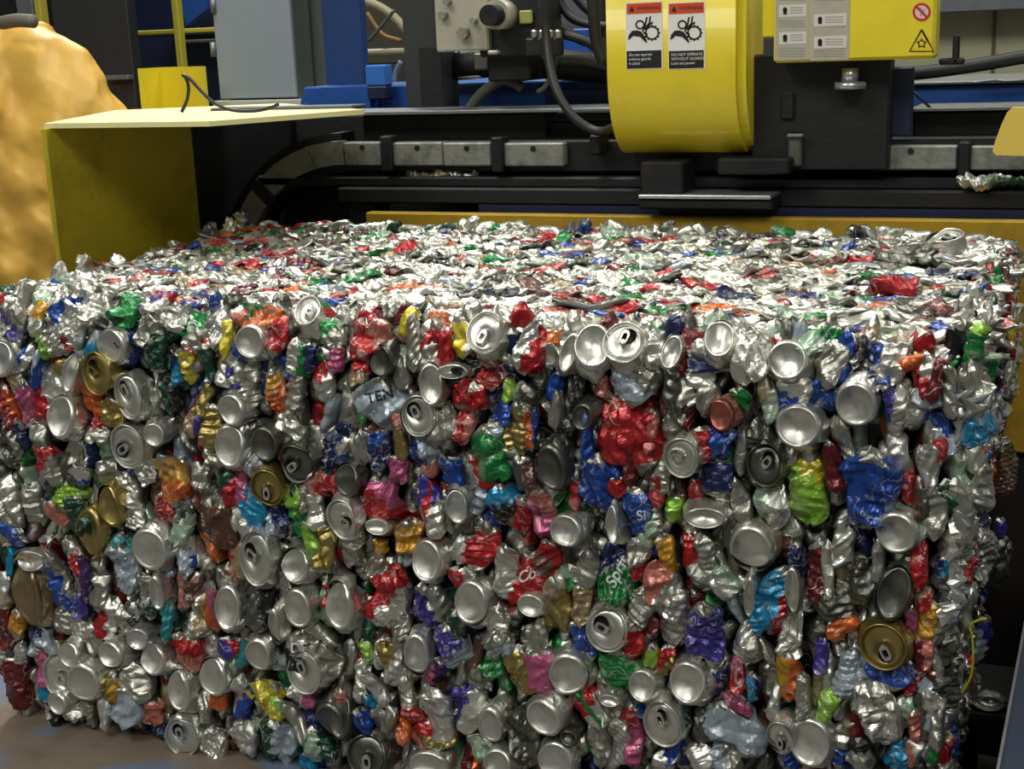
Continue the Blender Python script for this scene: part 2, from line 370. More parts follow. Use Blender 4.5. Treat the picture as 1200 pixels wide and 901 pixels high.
CATALOG = """
8 418 36 38 0 B s
17 378 26 46 -12 W vs | slanted indigo and silver can
43 373 22 36 0 W wA | pearl can with amber stripe
80 378 44 44 0 W wb | torn blue-banded white can
104 362 36 34 10 W w
148 362 36 38 0 W Ee | dark green edge can
137 404 38 38 0 B wb | grey base under blue tab
107 408 15 50 12 W ca
124 436 34 44 -10 L g | gold lid with tab
108 468 22 48 0 W o | plain orange can
137 480 34 28 0 W g
158 462 30 48 -10 L sw | lid with two-hole tab
186 412 22 40 0 W E
55 405 22 30 0 W lw | lime green print can
80 402 22 22 0 W sr
92 434 18 46 10 B w
75 441 26 32 0 W wg
28 420 16 34 30 W bw
45 434 10 48 10 E ba
20 444 26 18 60 W T
11 474 20 46 5 W ro | bright red can
32 474 24 52 0 W p
58 464 36 58 0 W rw | red can with white print
82 487 36 46 0 B s | plain round base beside red
185 358 28 36 0 W wrv
176 388 32 30 0 W s
193 455 28 56 0 W EK | crumpled bottle-green can
222 396 32 30 0 W si
258 378 16 56 0 W w
266 395 14 44 5 W y
304 372 50 30 0 W oe | orange can with green stripe
300 402 34 36 0 B w | folded pale base below orange
290 392 16 40 0 W o
330 388 18 54 10 W r
350 420 24 38 15 W ew | emerald can
367 418 16 30 0 W n
366 374 42 28 60 L w
338 380 22 34 60 W d
219 430 18 40 0 W y | bright yellow strip
208 432 12 34 0 W cn
272 432 30 34 0 W w
287 452 38 52 -15 W sv | silver can with indigo triangle
280 476 34 34 0 B w
325 460 24 50 0 W oA | orange and amber can
348 462 22 40 0 W s
380 448 20 42 0 W wr
238 472 18 48 20 W g
245 425 14 40 0 W E
390 392 24 30 0 W se
395 420 16 28 0 W p
262 430 14 30 0 W sg
438 378 46 26 80 W rk | red can folded at edge
436 398 40 36 0 W rx
425 420 28 32 0 W rx | brick red knob can
420 442 20 20 0 W T
452 418 26 34 10 B d
485 402 16 58 0 W s
498 395 18 40 0 W rw | red and white striped can
478 378 14 36 0 W y
517 380 36 28 70 W or | orange-red bent can
522 410 16 44 0 W r
545 396 30 38 0 W yw | silver can with yellow band
574 395 38 44 0 L w | open round lid at edge
534 434 34 16 0 B w
571 436 34 34 0 W rk | cherry red can
448 474 54 50 15 W a | pale can with block letters
464 489 20 22 0 W x
494 486 38 42 10 L s | lid beside block letters
511 448 26 46 0 B s
505 420 20 36 10 W s
540 456 30 38 0 W r
558 462 28 28 0 W rs
590 482 24 30 20 W b
597 458 12 26 0 W l
521 498 26 46 15 W s
470 430 18 44 0 W s
624 408 28 56 8 W rw | red can with white lines
646 397 22 20 0 W o
648 418 22 26 0 W s
669 416 18 44 12 B w
697 410 40 50 -8 B w | deep round base dish
735 408 42 44 0 L w | round lid with small mouth
767 404 28 50 -8 W ws
744 450 52 40 0 W as | fluted silver-blue can
789 414 22 38 10 B w
799 424 12 36 0 W k
790 455 20 48 0 W d
703 455 16 28 0 W xr
651 452 16 34 20 W b
672 462 22 50 0 W Kd | black and grey can
616 470 30 40 0 W di
689 484 24 32 20 B d
655 478 14 40 0 W s
812 398 28 38 10 W k | maroon can
845 404 32 46 0 B w | white boxy dish
820 428 26 50 5 W w
880 412 44 60 10 W ws | large torn silver can
925 425 42 42 0 B w | round end with grey dish
958 402 46 36 0 W ie | silver can with leaf print
972 428 34 46 -10 W s
988 418 18 56 0 W b
930 462 34 42 0 W bw | blue and white can
966 466 36 32 40 W b
850 484 28 34 0 B x | salmon can end
868 464 20 20 0 W e
830 468 22 34 0 W s
805 456 22 34 0 W w
904 474 16 36 0 W i
895 450 14 40 0 W T
1006 468 42 50 0 B w | gleaming silver base
1028 428 20 54 -8 W nb | navy curved can
1050 418 28 30 0 W w
1042 440 26 26 0 W w
1049 474 26 42 -15 W wv | white can with violet marks
1066 425 12 32 60 W o
1082 446 22 60 -12 W rw | red sliver with white underside
1098 444 16 50 15 W k
1112 458 18 56 0 W s
1004 408 22 38 0 W K
1050 336 34 22 90 tW r | red can on bale top
1107 291 40 18 0 tL s | lid lying on bale top
475 291 44 14 80 tW r
10 520 26 54 0 W ds
26 508 14 32 0 W n
45 515 28 42 0 W ws
88 540 24 54 20 W ds
60 545 34 36 0 W sr
156 520 38 46 0 L s | worn lid under gold crumple
188 505 24 26 0 B s
118 502 24 26 0 W wr
108 532 14 36 0 E wn
122 530 16 52 0 W i
95 556 24 28 0 W bw | blue and white scrap
81 581 46 28 0 W l | bright green can
92 602 36 46 0 W E
70 600 26 24 0 W x
136 587 26 46 -10 B g | small gold oval base
110 623 36 56 8 B g | large gold oval base
154 588 22 60 -10 W w | pale can beside gold
193 598 24 36 0 W r
200 562 36 54 -15 W oA | coppery orange can
12 590 26 58 0 W sw
38 592 20 46 0 W s
128 555 30 24 0 W s
60 565 20 26 20 W d
16 628 30 22 60 W b
168 552 30 18 80 W w
225 498 18 26 20 W T
235 500 12 26 0 W v
252 500 26 44 0 W g | olive gold can
277 520 36 48 0 B w | stepped silver base dish
316 515 30 38 0 B d | dark grey base
340 504 36 26 50 W w
331 525 16 38 -20 W xw
353 538 38 42 0 L d | tabbed lid below white fold
300 538 26 38 0 W as
318 567 34 42 0 L g | round gold lid with mouth
298 590 30 54 -15 W c | sky blue can
243 530 22 50 -35 W s
236 558 24 28 0 W s
268 572 16 46 0 W rE
280 570 18 46 0 W pr
253 618 40 54 0 W m | brown crumpled can
215 612 24 46 10 W iE
378 565 38 26 -40 W rx | rosy folded can
392 532 26 50 0 W nb | dark blue crumpled can
371 598 20 36 0 W w
350 600 26 54 -20 W el | bright green bent can
322 612 30 34 0 W an
290 625 30 38 0 W w
345 562 14 40 0 W E
357 580 10 40 0 E s
405 520 22 42 -10 W wn
426 526 30 36 0 W s
446 530 24 46 0 W nb | navy can with badge
470 515 14 44 0 W g
497 530 34 50 0 W ba | blue can with silver panel
412 560 30 36 0 B d
410 603 36 44 0 L s | worn lid beside pink crumple
446 588 44 48 0 W rp | metallic rose crumple
467 550 22 28 0 W p
504 592 28 64 -8 W wvr | white can with indigo stripe
545 496 26 50 15 W rx
563 556 20 46 -35 W rw | red curl beside emerald
575 532 36 54 -10 W e | shiny emerald crumple
530 552 24 36 0 W b
540 588 24 38 -10 B w
592 592 34 44 0 W Kc | black can with blue glint
546 610 26 22 0 W d
479 630 32 38 0 W A | amber gold can
581 500 18 28 0 W as
523 508 14 40 0 W s
447 615 28 18 0 B s
520 602 16 44 0 W s
607 502 24 60 0 W g
622 500 16 50 0 W ob | orange panel can
652 543 34 52 0 B d | big dull grey base
616 560 24 44 0 W md
733 505 66 84 -12 W r | largest red can
689 515 14 66 0 W b
701 568 46 58 10 W b | bright blue crumple
723 571 20 20 0 W r | small red knob
746 603 36 54 5 W b | blue can with white letter
723 612 14 44 -5 B w
612 604 16 42 10 W r
635 602 26 56 0 W px | pinkish white crumple
668 620 36 36 0 B s | round base beside pinkish crumple
672 580 14 38 0 W r
762 505 16 46 0 W xr
804 530 36 42 0 L w | lid with white sticker
788 498 16 28 0 W s
776 548 20 54 10 W s
789 597 16 28 0 W l
770 572 14 38 0 W r
766 612 20 34 0 W is
660 495 26 34 0 W Kd
738 540 14 50 0 W k
843 518 28 32 10 W b | shiny blue foil can
824 520 22 36 0 W r
870 530 14 52 8 E s
842 560 36 34 0 W n | navy can over round rim
829 600 44 24 0 B w
903 540 36 44 0 L d | dark grey lid
940 498 46 46 0 B w | wide silver base dish
945 568 44 76 -5 W ly | lime can with orange mark
978 545 20 52 -5 W k
980 503 18 26 0 W x
905 590 32 50 0 W wi
883 638 44 54 0 B sT | large worn silver base
868 588 18 50 -20 W s
812 575 14 24 0 W r
890 510 26 40 0 W d
991 520 16 66 -15 W s
855 618 18 40 0 W d
925 525 20 36 0 W w
1022 572 54 82 8 W b | long royal blue can
1052 532 24 44 0 W w
1063 570 16 40 0 W r
1089 545 22 50 -8 W w | looped silver curl
1095 600 24 56 0 W s
1077 582 18 60 0 W md
1102 527 14 26 0 W r
1054 620 42 48 -5 B wi | base with green spot
8 658 18 34 0 W cE
38 690 32 74 -8 B T | long olive-grey oval base
40 655 38 22 0 B s
57 672 22 30 0 W s
72 680 26 72 -5 W bs | long blue crumpled can
90 652 14 42 -20 W rw
98 672 22 60 0 W V | purple can
95 710 14 28 0 W v
117 682 22 62 5 W s | torn oval silver can
146 666 32 54 0 W a | pale blue-grey glossy can
145 640 26 24 0 W t | teal scrap
183 640 42 46 0 B w | silver base beside teal scrap
125 722 28 50 30 W rw | red can with pale lines
151 732 34 38 0 W s | silver can with dark letters
174 690 20 40 0 W s
190 690 16 40 0 B w
196 725 22 48 0 W t | teal blue crumple
78 728 30 34 30 W s
90 762 28 28 0 B w
99 737 26 22 0 W w
24 730 20 34 0 W A
6 692 16 42 0 W w
7 735 16 50 0 W k
45 752 30 34 0 W an
138 764 32 30 0 B w | small base with pink edge
168 744 24 24 0 B s
186 770 32 34 0 B s | small plain base
175 708 22 28 0 W E
111 754 18 26 0 W s
216 650 22 50 0 W aw
224 658 12 16 0 W b
308 650 36 58 0 L w | pointed white oval lid
352 660 34 38 0 B s | round base under green can
364 632 16 40 -15 W l
386 642 24 50 0 W g
252 708 16 62 5 W op | orange and pink striped can
236 718 28 46 0 W Tw
226 690 20 34 0 W m
272 710 30 50 0 B w | upright silver base dish
309 712 34 44 0 W dK | dark silver foil crumple
355 710 30 44 0 B w | base under blue spot
383 706 16 40 0 W r
397 710 22 54 0 W ds
331 728 14 44 10 B w
308 762 30 40 10 B s | base with straight crease
221 764 38 38 0 W xr | dusty pink can
348 764 30 44 0 W Kw | black can with white letters
270 758 26 20 0 W vr
287 763 14 34 0 W t
336 690 16 38 0 W s
295 690 20 30 0 W d
413 640 26 46 0 W s
444 641 16 16 0 W A
405 705 34 54 0 B s | large plain silver oval
443 662 24 30 0 W s
456 700 46 66 10 W wr | silver can with red slashes
505 655 36 46 0 B s | silver base below amber
511 632 14 14 0 W r
555 642 52 44 0 W rw | red and white patterned can
545 680 30 24 0 W rs
505 712 34 52 0 W vs | indigo can
560 703 38 48 0 B s | base with blue behind
583 728 24 42 0 W w
596 665 24 60 0 W w
494 762 28 46 0 B w | base beneath indigo can
532 762 34 50 -10 W av | lavender grey can
425 735 22 60 0 W Es
432 762 14 24 0 W l
470 742 20 48 0 W s
537 732 22 40 0 W E
585 752 30 28 0 W as
445 765 18 36 0 W w
622 678 42 52 0 W r | red can with white script
628 704 30 26 0 B s
652 706 30 66 -5 W gT | ribbed champagne can
682 706 22 44 0 W T
669 676 26 26 0 W ei
690 664 24 44 0 W s
722 672 40 72 15 W en | green and navy can
746 648 26 26 0 W s
747 666 18 28 0 W r
783 650 18 46 -10 W A | amber strip can
777 690 34 60 0 W wx | silver can with peach patch
716 734 42 46 0 L s | round lid below green-navy can
750 712 26 44 0 W s
743 750 22 34 10 W r | red square scrap
788 725 34 60 0 W s
681 752 22 44 -25 W b
643 652 26 38 0 W mr
633 745 16 40 0 W s
810 648 22 46 0 W r | crimson twisted can
828 648 22 40 0 W s
823 676 28 30 0 W ws
848 682 28 34 0 W wi
826 738 36 62 0 W v | violet-blue can
880 696 12 50 5 B w
908 705 36 76 15 W cr | sky blue red-ended can
931 690 16 54 0 B w
959 672 22 70 0 W k | long maroon can
970 665 12 62 -5 W w
986 642 24 42 0 W w
975 712 44 46 0 W d | dull grey folded can
985 733 32 20 -40 W o | orange torn strip
928 738 24 40 0 W w
875 756 26 48 0 W ws | twin-ridged silver can
924 758 24 24 0 W w
962 770 14 40 0 W v
935 655 16 44 0 W n
1050 690 34 60 12 B d | long grey oval base
1076 658 20 60 0 W r | tall red strip
1080 700 22 24 0 W rT
1086 728 22 44 0 W A | mustard can
1068 726 14 30 0 W p
1040 750 46 50 0 L g | gold lid with centre stub
1105 665 14 26 0 W cn
1010 690 22 60 0 W d
1030 655 14 48 0 W s
1082 765 20 44 0 W kx
15 800 38 58 0 W k | dark maroon can at corner
24 768 16 34 15 W w
48 785 16 48 -10 W p
74 788 34 46 0 L s | oval lid with tab
78 818 26 26 0 B s
106 794 38 44 0 B w | base with zigzag scratch
84 833 28 22 0 W w
106 836 14 32 0 W s
134 808 20 40 15 W gA
51 813 14 34 -30 W c
62 836 20 30 -20 W Kw
158 796 38 40 0 W ws
150 828 38 40 0 W a | large pale bent can
180 834 22 26 0 W x | salmon scrap at base
182 853 22 18 0 W n
125 832 14 40 0 W w
255 790 34 42 0 B s | warm grey base dish
217 806 28 46 0 B w | narrow silver base
256 820 22 22 0 W o
218 858 36 42 0 L s | lowest lid with tab
252 872 28 40 0 W w
284 816 24 46 10 W bw
312 812 36 26 30 W y
322 826 34 22 60 W yl | yellow-green crumpled can
322 866 42 48 0 W aE | dark glassy can
362 784 38 46 -10 L s | lid beneath black can
386 775 22 40 0 W s
352 806 42 22 -60 W w
362 820 14 18 0 W p
348 848 16 50 -30 W s
393 840 34 44 0 B d | dull base at bottom
286 868 34 36 0 W w
374 872 34 34 0 W iE
359 893 18 20 0 W c | turquoise scrap
240 828 18 40 0 W s
405 836 26 48 0 B d
426 846 22 30 0 W b
437 824 18 30 0 W nc
452 850 30 46 0 W ds
437 882 44 44 0 L d | dim lid at bottom
461 778 26 46 0 W wg
507 788 22 36 20 W pV | magenta can
515 838 34 64 0 W w | wide pale silver can
548 834 36 50 0 W wv
580 844 28 44 0 B s | oval grey lid-like base
478 832 18 36 -25 W rw
473 852 14 36 0 W o
508 862 42 26 0 W gr
507 892 44 30 0 B w | silver base at frame bottom
577 780 22 26 0 W e
565 874 24 26 0 W i
590 888 32 32 0 B w
424 800 18 44 0 W w
442 802 14 42 -40 W w
403 820 16 30 0 W x
473 800 16 36 0 W w
610 785 36 50 0 W g | shiny gold crumple
633 788 32 54 0 W p | rose pink crumple
669 785 42 48 0 B w | large bright base dish
645 832 42 42 0 B w | scooped silver base
614 862 40 58 0 W d | dull crumpled silver can
656 888 40 44 0 B s
671 857 20 18 0 B d
726 784 44 42 0 W e | bright green foil
757 800 30 36 0 B s | base inside green foil
764 770 18 24 0 W l
782 841 40 50 -5 L s | lid with open mouth
694 830 32 44 -20 W wre
703 868 24 60 0 W s
728 868 20 56 0 W ws
740 860 22 66 0 W pr
780 776 20 36 0 W gr
748 832 16 14 0 W b
786 880 34 14 -60 W b
720 814 24 14 0 B w
775 895 22 22 0 W w
813 796 40 46 0 B s | round base above big silver
803 832 14 30 0 W E
864 790 14 46 0 W rp
863 823 32 20 60 W p | hot pink strip
858 852 64 46 5 W a | large boxy silver can
925 795 28 56 0 W oA | copper orange can
883 806 14 32 0 W cn
920 855 28 40 0 L s
954 866 44 52 0 B w | shiny base below lime
970 825 20 42 20 W l | lime green tip
990 790 24 56 10 W a
908 822 12 40 0 W w
942 815 14 50 0 W s
930 887 26 28 0 W b
850 888 44 28 70 W as
823 888 26 28 0 W w
984 886 14 20 0 W b
986 864 22 26 20 W s
822 848 20 40 0 W d
842 788 16 46 0 W ns
1045 785 46 28 0 W b | blue can beneath gold lid
1026 830 46 66 0 W w | large white silver can
1058 840 18 44 0 W wi
1071 796 22 36 0 W rx
1052 886 26 34 0 W c | cerulean can
1072 850 14 40 0 W x
1092 778 18 40 0 W ks
1009 790 18 40 0 W a
1070 882 18 30 0 W xw
1095 882 14 30 0 W e
1088 815 14 40 -20 W w
1008 880 26 34 0 W sK
1100 845 16 60 0 W s
1152 503 34 44 0 rW c | cyan blue can on corner
1150 390 22 26 0 rW el | glassy green can
1141 428 16 52 0 rW ei
1180 384 16 24 0 rW y
1168 430 22 60 0 rW K
1192 440 24 60 0 rW T
1124 460 20 56 0 rW s
1120 545 18 60 0 rW is
1185 550 26 66 0 rW md
1180 625 14 28 0 rW v
1120 620 22 60 0 rW s
1150 570 30 46 0 rW s
1150 650 34 60 0 rW s
1175 660 22 60 0 rW d
1130 710 22 60 0 rW s
1118 690 16 54 0 rW n
1146 748 26 50 0 rW av
1118 800 22 66 0 rW d
1110 740 16 60 0 rW s
1142 405 16 30 0 rW e
"""

# ------------------------------------------------------------------ the hall
FL = 0.0
m_floor = mat('concrete', '#55554f', .6, dirt=.6, dirt_col='#2b2a27', scale=2.2, bump=.2)
tag(MB().boxx(-9, 6, -6, 9.5, -.1, FL).build('floor', m_floor), kind='structure')
tag(MB().boxx(-9, 6, 9.0, 9.2, 0, 6.5).build('wall_back', mat('hall_wall', '#474a4c', .8, dirt=.3, scale=1.5)), kind='structure')
m_cream = mat('cream_panel', '#c9c7a6', .7, dirt=.25, dirt_col='#8f8d70', scale=3)
a = Y(1010, 120, 4.0); b = Y(1330, -60, 4.0)
w2 = MB().boxx(a[0], b[0]+1.5, 4.0, 4.15, 0, b[2]+1.2)
tag(w2.build('wall_right', m_cream), kind='structure')
q = Y(1165, 40, 3.99); tag(MB().boxx(q[0]-.006, q[0]+.006, 3.985, 4.0, 0, b[2]+1.1).build('trim_1', mat('joint_dark', '#6d6c58', .8)), kind='structure')
a = Y(1100, 15, 3.9); b = Y(1330, -20, 3.9)
tag(MB().boxx(a[0]-.4, b[0]+1.3, 3.75, 3.98, a[2], a[2]+.14).build('trim_2', mat('beam_grey', '#5d6168', .5, dirt=.3)), kind='structure')

# ------------------------------------------------------------------ materials of the baler
m_black = mat('black_steel', '#17181a', .55, .2, dirt=.5, dirt_col='#2c2a24', scale=7, bump=.15)
m_blackg = mat('worn_black_steel', '#1a1b1e', .5, .1, spec=.35, dirt=.6, dirt_col='#35322c', scale=11, bump=.15)
m_edge = mat('rubbed_edge', '#85888a', .4, .6, dirt=.5, dirt_col='#3b3b3a', scale=20)
m_yel = mat('yellow_paint', '#e2cd2c', .38, coat=.25, dirt=.22, dirt_col='#9a8420', scale=6)
m_yelc = mat('clean_yellow_paint', '#eddb34', .35, coat=.3, dirt=.30, dirt_col='#b59f2a', scale=5)
m_yeld = mat('grimy_yellow_paint', '#ad8a18', .6, dirt=.7, dirt_col='#5f4a12', scale=5, bump=.1)
m_yelp = mat('pale_yellow_top', '#e6dfa0', .45, dirt=.3, dirt_col='#a8a05a', scale=5)
m_blue = mat('blue_paint', '#1d4f9e', .4, coat=.2, dirt=.35, dirt_col='#142a50', scale=4)
m_navy = mat('navy_paint', '#101d3d', .5, dirt=.4, dirt_col='#0d1730', scale=5)
m_knife = mat('wear_plate_steel', '#8d8f88', .5, .45, dirt=.75, dirt_col='#4b4a40', scale=22, bump=.25)
m_hose = mat('hose_rubber', '#1b1c1d', .45, dirt=.4, dirt_col='#3a3932', scale=15)
m_hoseg = mat('dusty_hose', '#4a4a42', .55, dirt=.4, scale=15)
m_alu = mat('machined_block', '#b9b5a6', .42, .35, dirt=.45, dirt_col='#7c776a', scale=14)
m_white = mat('label_white', '#e9e8e4', .5)
m_ink = mat('label_ink', '#161616', .5)
m_or = mat('label_orange', '#cf4a22', .5)
m_grey = mat('cabinet_grey', '#8f9aa2', .42, coat=.1, dirt=.15, dirt_col='#6c767c', scale=3)
m_greyd = mat('cabinet_side', '#4c5450', .35, coat=.2, dirt=.4, dirt_col='#262b29', scale=4)

# ------------------------------------------------------------------ press frame behind the bale (opening of the chamber)
FR = empty('baling_press', (-.7, 1.3, FL), 'long black and blue baler frame standing behind the bale of crushed cans', 'baler')
def beam(name, px0, px1, py0, py1, y0, y1, m, parent=FR, ref=None, bev=.004):
    """A box parallel to the machine: photo pixel extents of its front face on the plane y = y0."""
    xm = (px0+px1)/2 if ref is None else ref
    x0 = Y(px0, (py0+py1)/2, y0)[0]; x1 = Y(px1, (py0+py1)/2, y0)[0]
    return MB().boxx(x0, x1, y0, y1, Y(xm, py0, y0)[2], Y(xm, py1, y0)[2], bev=bev).build(name, m, parent)
zf = Y(800, 275, 1.02)[2]
x0 = Y(428, 250, 1.02)[0]; zt = Y(800, 254, 1.02)[2]; zb = Y(1185, 530, 1.02)[2]
MB().boxx(x0, .62, 1.02, 1.05, zb, zt).build('yellow_sill', m_yeld, FR)
MB().boxx(x0, .62, 1.04, 1.07, FL, zb).build('lower_panel', mat('rust_brown_panel', '#1d1412', .7, dirt=.6, dirt_col='#1c1513', scale=8), FR)
beam('blue_strip', 560, 1420, 239, 262, 1.08, 1.11, m_navy, ref=1000)
beam('lower_channel', 395, 1420, 222, 242, 1.075, 1.30, m_black, ref=800)
beam('guide_rail', 300, 1420, 208, 221, 1.10, 1.32, m_blackg, ref=800)
beam('guide_groove', 300, 1420, 203, 209, 1.16, 1.32, m_black, ref=800)
# black panel behind the rails, painting in the dark of the recess
MB().boxx(-1.79, .9, 1.45, 1.50, FL, Y(600, 132, 1.45)[2]).build('recess_shade_panel', m_black, FR)
# arch plate with wear plates
arch = [(284, 272), (290, 256), (299, 238), (312, 220), (327, 205), (345, 193), (366, 184), (388, 180), (402, 179)]
def arch_piece(name, i0, i1, wide, y0, y1, m, parent=FR):
    pts = [Y(px, py, y0) for px, py in arch]; P = []
    hw = wide/2; poly_o = []; poly_i = []
    n = len(pts); fi = np.linspace(i0, i1, 9)
    for f in fi:
        k = min(int(f), n-2); t = f-k; p = pts[k]*(1-t)+pts[k+1]*t; d = pts[k+1]-pts[k]; d = d/np.linalg.norm(d); nrm = np.array([-d[2], 0, d[0]])
        poly_o.append((p+nrm*hw)[[0, 2]]); poly_i.append((p-nrm*hw)[[0, 2]])
    b = MB(); V = []
    for a, c in zip(poly_o, poly_i):
        V += [(a[0], y0, a[1]), (c[0], y0, c[1]), (c[0], y1, c[1]), (a[0], y1, a[1])]
    F = [(4*i+k, 4*i+(k+1) % 4, 4*i+4+(k+1) % 4, 4*i+4+k) for i in range(len(poly_o)-1) for k in range(4)]+[(0, 1, 2, 3), tuple(4*(len(poly_o)-1)+k for k in range(4))]
    b.add(V, F); return b.build(name, m, parent)
s1 = pxm(Y(350, 190, 1.10))
arch_piece('arch_plate', 0, 8, 46/s1, 1.135, 1.20, m_black)
arch_piece('wear_plate', 0, 2.35, 27/s1, 1.10, 1.125, m_knife)
arch_piece('wear_plate', 3.0, 5.9, 27/s1, 1.10, 1.125, m_knife)
arch_piece('wear_plate', 5.95, 8, 27/s1, 1.10, 1.125, m_knife)
arch_piece('plate_clip', 2.4, 2.95, 36/s1, 1.095, 1.13, m_black)
beam('plate_carrier', 400, 1420, 163, 202, 1.13, 1.2, m_black, ref=800)
for px0, px1, ref in ((403, 446, 420), (460, 518, 490), (519, 575, 550), (590, 660, 625), (1038, 1122, 1080), (1137, 1212, 1170)):
    dy = (ref-600)*.016
    w = MB().boxx(Y(px0, 180, 1.1)[0], Y(px1, 180, 1.1)[0], 1.10, 1.13, Y(ref, 167.5+dy*.3+ (0 if ref < 900 else 1), 1.1)[2], Y(ref, 195+dy*.3+(0 if ref < 900 else 2), 1.1)[2], bev=.003).build('wear_plate', m_knife, FR)
    for hx in ([.5] if px1-px0 < 80 else [.35]):
        c = Y(px0+(px1-px0)*hx, 174+dy*.4, 1.1); MB().cyl((c[0], 1.099, c[2]), (0, 1, 0), .0062, .004, 14).build('bolt_hole', m_black, w)
for px0, px1 in ((447, 459), (576, 589), (1123, 1137)):
    r = (px0+px1)/2; dy = (r-600)*.010
    MB().boxx(Y(px0, 180, 1.09)[0], Y(px1, 180, 1.09)[0], 1.085, 1.13, Y(r, 161+dy, 1.09)[2], Y(r, 202+dy, 1.09)[2]).build('plate_clip', m_blackg, FR)
beam('side_clip', 690, 703, 158, 182, 1.08, 1.14, m_blackg)
beam('latch_plate', 923, 939, 158, 196, 1.045, 1.058, mat('grey_plate', '#5e6057', .5, .4, dirt=.5, scale=18))
beam('latch_tab', 922, 941, 157, 161, 1.035, 1.045, m_knife)
c = Y(1010, 180, 1.08); MB().cyl((c[0], 1.12, c[2]), (0, 1, 0), .006, .03, 12).build('bolt', m_edge, FR)
# upper I-beam with a rubbed top flange
beam('upper_web', 425, 640, 133, 164, 1.22, 1.30, m_black, ref=560)
beam('upper_web', 640, 1040, 140, 168, 1.24, 1.30, m_black, ref=800)
beam('upper_flange', 385, 762, 129, 133, 1.15, 1.32, m_edge, ref=560, bev=.001)
beam('upper_web', 1068, 1420, 130, 172, 1.20, 1.30, m_black, ref=1130)
beam('upper_flange', 1068, 1420, 126, 130, 1.15, 1.32, m_edge, ref=1130, bev=.001)
P = [Y(1003, 172, 1.16), Y(1070, 128, 1.16), Y(1070, 172, 1.16)]
MB().prism([(p[0], p[2]) for p in P], 1, 1.16, 1.2).build('gusset', m_black, FR)
MB().boxx(Y(748, 231, .975)[0], Y(903, 231, .975)[0], .975, 1.08, Y(820, 229, .975)[2], Y(820, 233.5, .975)[2], bev=.001).build('guide_shoe', mat('bright_strip', '#b9bcc0', .3, .8), FR)
beam('shoe_block', 748, 905, 234, 246, .98, 1.08, m_blackg)
beam('shoe_block', 750, 800, 190, 228, 1.0, 1.1, m_blackg)
# dark rails of the feed hopper seen through the arch
beam('inner_step', 330, 420, 204, 262, 1.30, 1.36, m_black, ref=380)
beam('inner_rail', 355, 425, 206.5, 209, 1.24, 1.30, m_edge, ref=380, bev=.001)
beam('inner_post', 408, 440, 222, 300, 1.12, 1.2, m_black)

# blue body behind the press
BD2 = empty('press_deck', (-1.2, 1.9, FL), 'blue painted steel body of the baler, low behind the black beams', 'baler body')
def bbeam(*a, **k): return beam(*a, parent=BD2, **k)
bbeam('blue_deck', 360, 760, 97, 240, 1.62, 1.9, m_blue, ref=560)
bbeam('deck_edge', 515, 720, 94, 98, 1.58, 1.9, mat('blue_edge', '#3f78c4', .35, coat=.3), ref=620)
bbeam('blue_deck', 640, 1300, 99, 240, 1.60, 1.9, m_navy, ref=900)
bbeam('deck_edge', 1030, 1420, 95, 99, 1.50, 1.9, m_edge, ref=1120)
bbeam('side_panel', 1035, 1420, 99, 240, 1.52, 1.6, m_blue, ref=1120)
P = [Y(358, 130, 1.6), Y(360, 112, 1.6), Y(385, 102, 1.6), Y(440, 101, 1.6), Y(440, 130, 1.6)]
MB().prism([(p[0], p[2]) for p in P], 1, 1.57, 1.62).build('rounded_cheek', m_blue, BD2)
bbeam('blue_upright', 378, 423, -40, 130, 1.75, 1.79, mat('upright_blue', '#193a6c', .5, dirt=.35, dirt_col='#15294c', scale=3), ref=400)
# black upright post
PO = beam('steel_post', 472, 517, -40, 130, 1.33, 1.42, mat('post_grey', '#2b2d31', .5, dirt=.3, dirt_col='#17181a', scale=6), parent=None)
tag(PO, 'dark grey square steel post rising beside the pale valve block', 'post')
b = beam('post_flange', 492, 518, 55, 128, 1.328, 1.33, m_black, parent=None); b.parent = PO; b.location = Vector(b.location)-PO.location

# hydraulic manifold
c0 = Y(541, 30, 1.20)
MF = empty('valve_block', (c0[0], 1.25, Y(541, 61, 1.2)[2]), 'pale machined hydraulic valve block with bolts and round black solenoid', 'valve block')
beam('block', 509, 571, -30, 60, 1.20, 1.30, m_alu, MF)
beam('lower_body', 560, 640, -30, 66, 1.22, 1.32, m_black, MF)
beam('coil_housing', 571, 621, 40, 95, 1.26, 1.34, m_black, MF)
for px, py, r in ((582, 17, 17), (583, 18, 12)):
    c = Y(px, py, 1.17); k = pxm(c)
    MB().cyl((c[0], 1.17 if r == 12 else 1.20, c[2]), (0, 1, 0), r/k, .10 if r == 12 else .08, 28).build('solenoid_cap' if r == 12 else 'solenoid_collar', m_blackg if r == 12 else m_alu, MF)
for px, py, r in ((543, 39, 7.5), (555, 24, 4), (519, 18, 5), (524, 2, 4)):
    c = Y(px, py, 1.19); k = pxm(c)
    MB().cyl((c[0], 1.195, c[2]), (0, 1, 0), r/k, .03, 6 if r > 6 else 16).build('bolt', m_knife, MF)
c = Y(615, 20, 1.21); beam('name_tag', 608, 623, 12, 28, 1.205, 1.215, mat('tag_olive', '#9a9a55', .5), MF)
for px in (622, 631, 641, 650):
    beam('fitting', px, px+5, 35, 45, 1.16, 1.18, mat('bright_strip', '#b9bcc0', .3, .8), MF)
beam('fitting_block', 615, 655, 44, 66, 1.165, 1.2, m_black, MF)
beam('bracket', 571, 583, 59, 64, 1.18, 1.2, m_alu, MF)
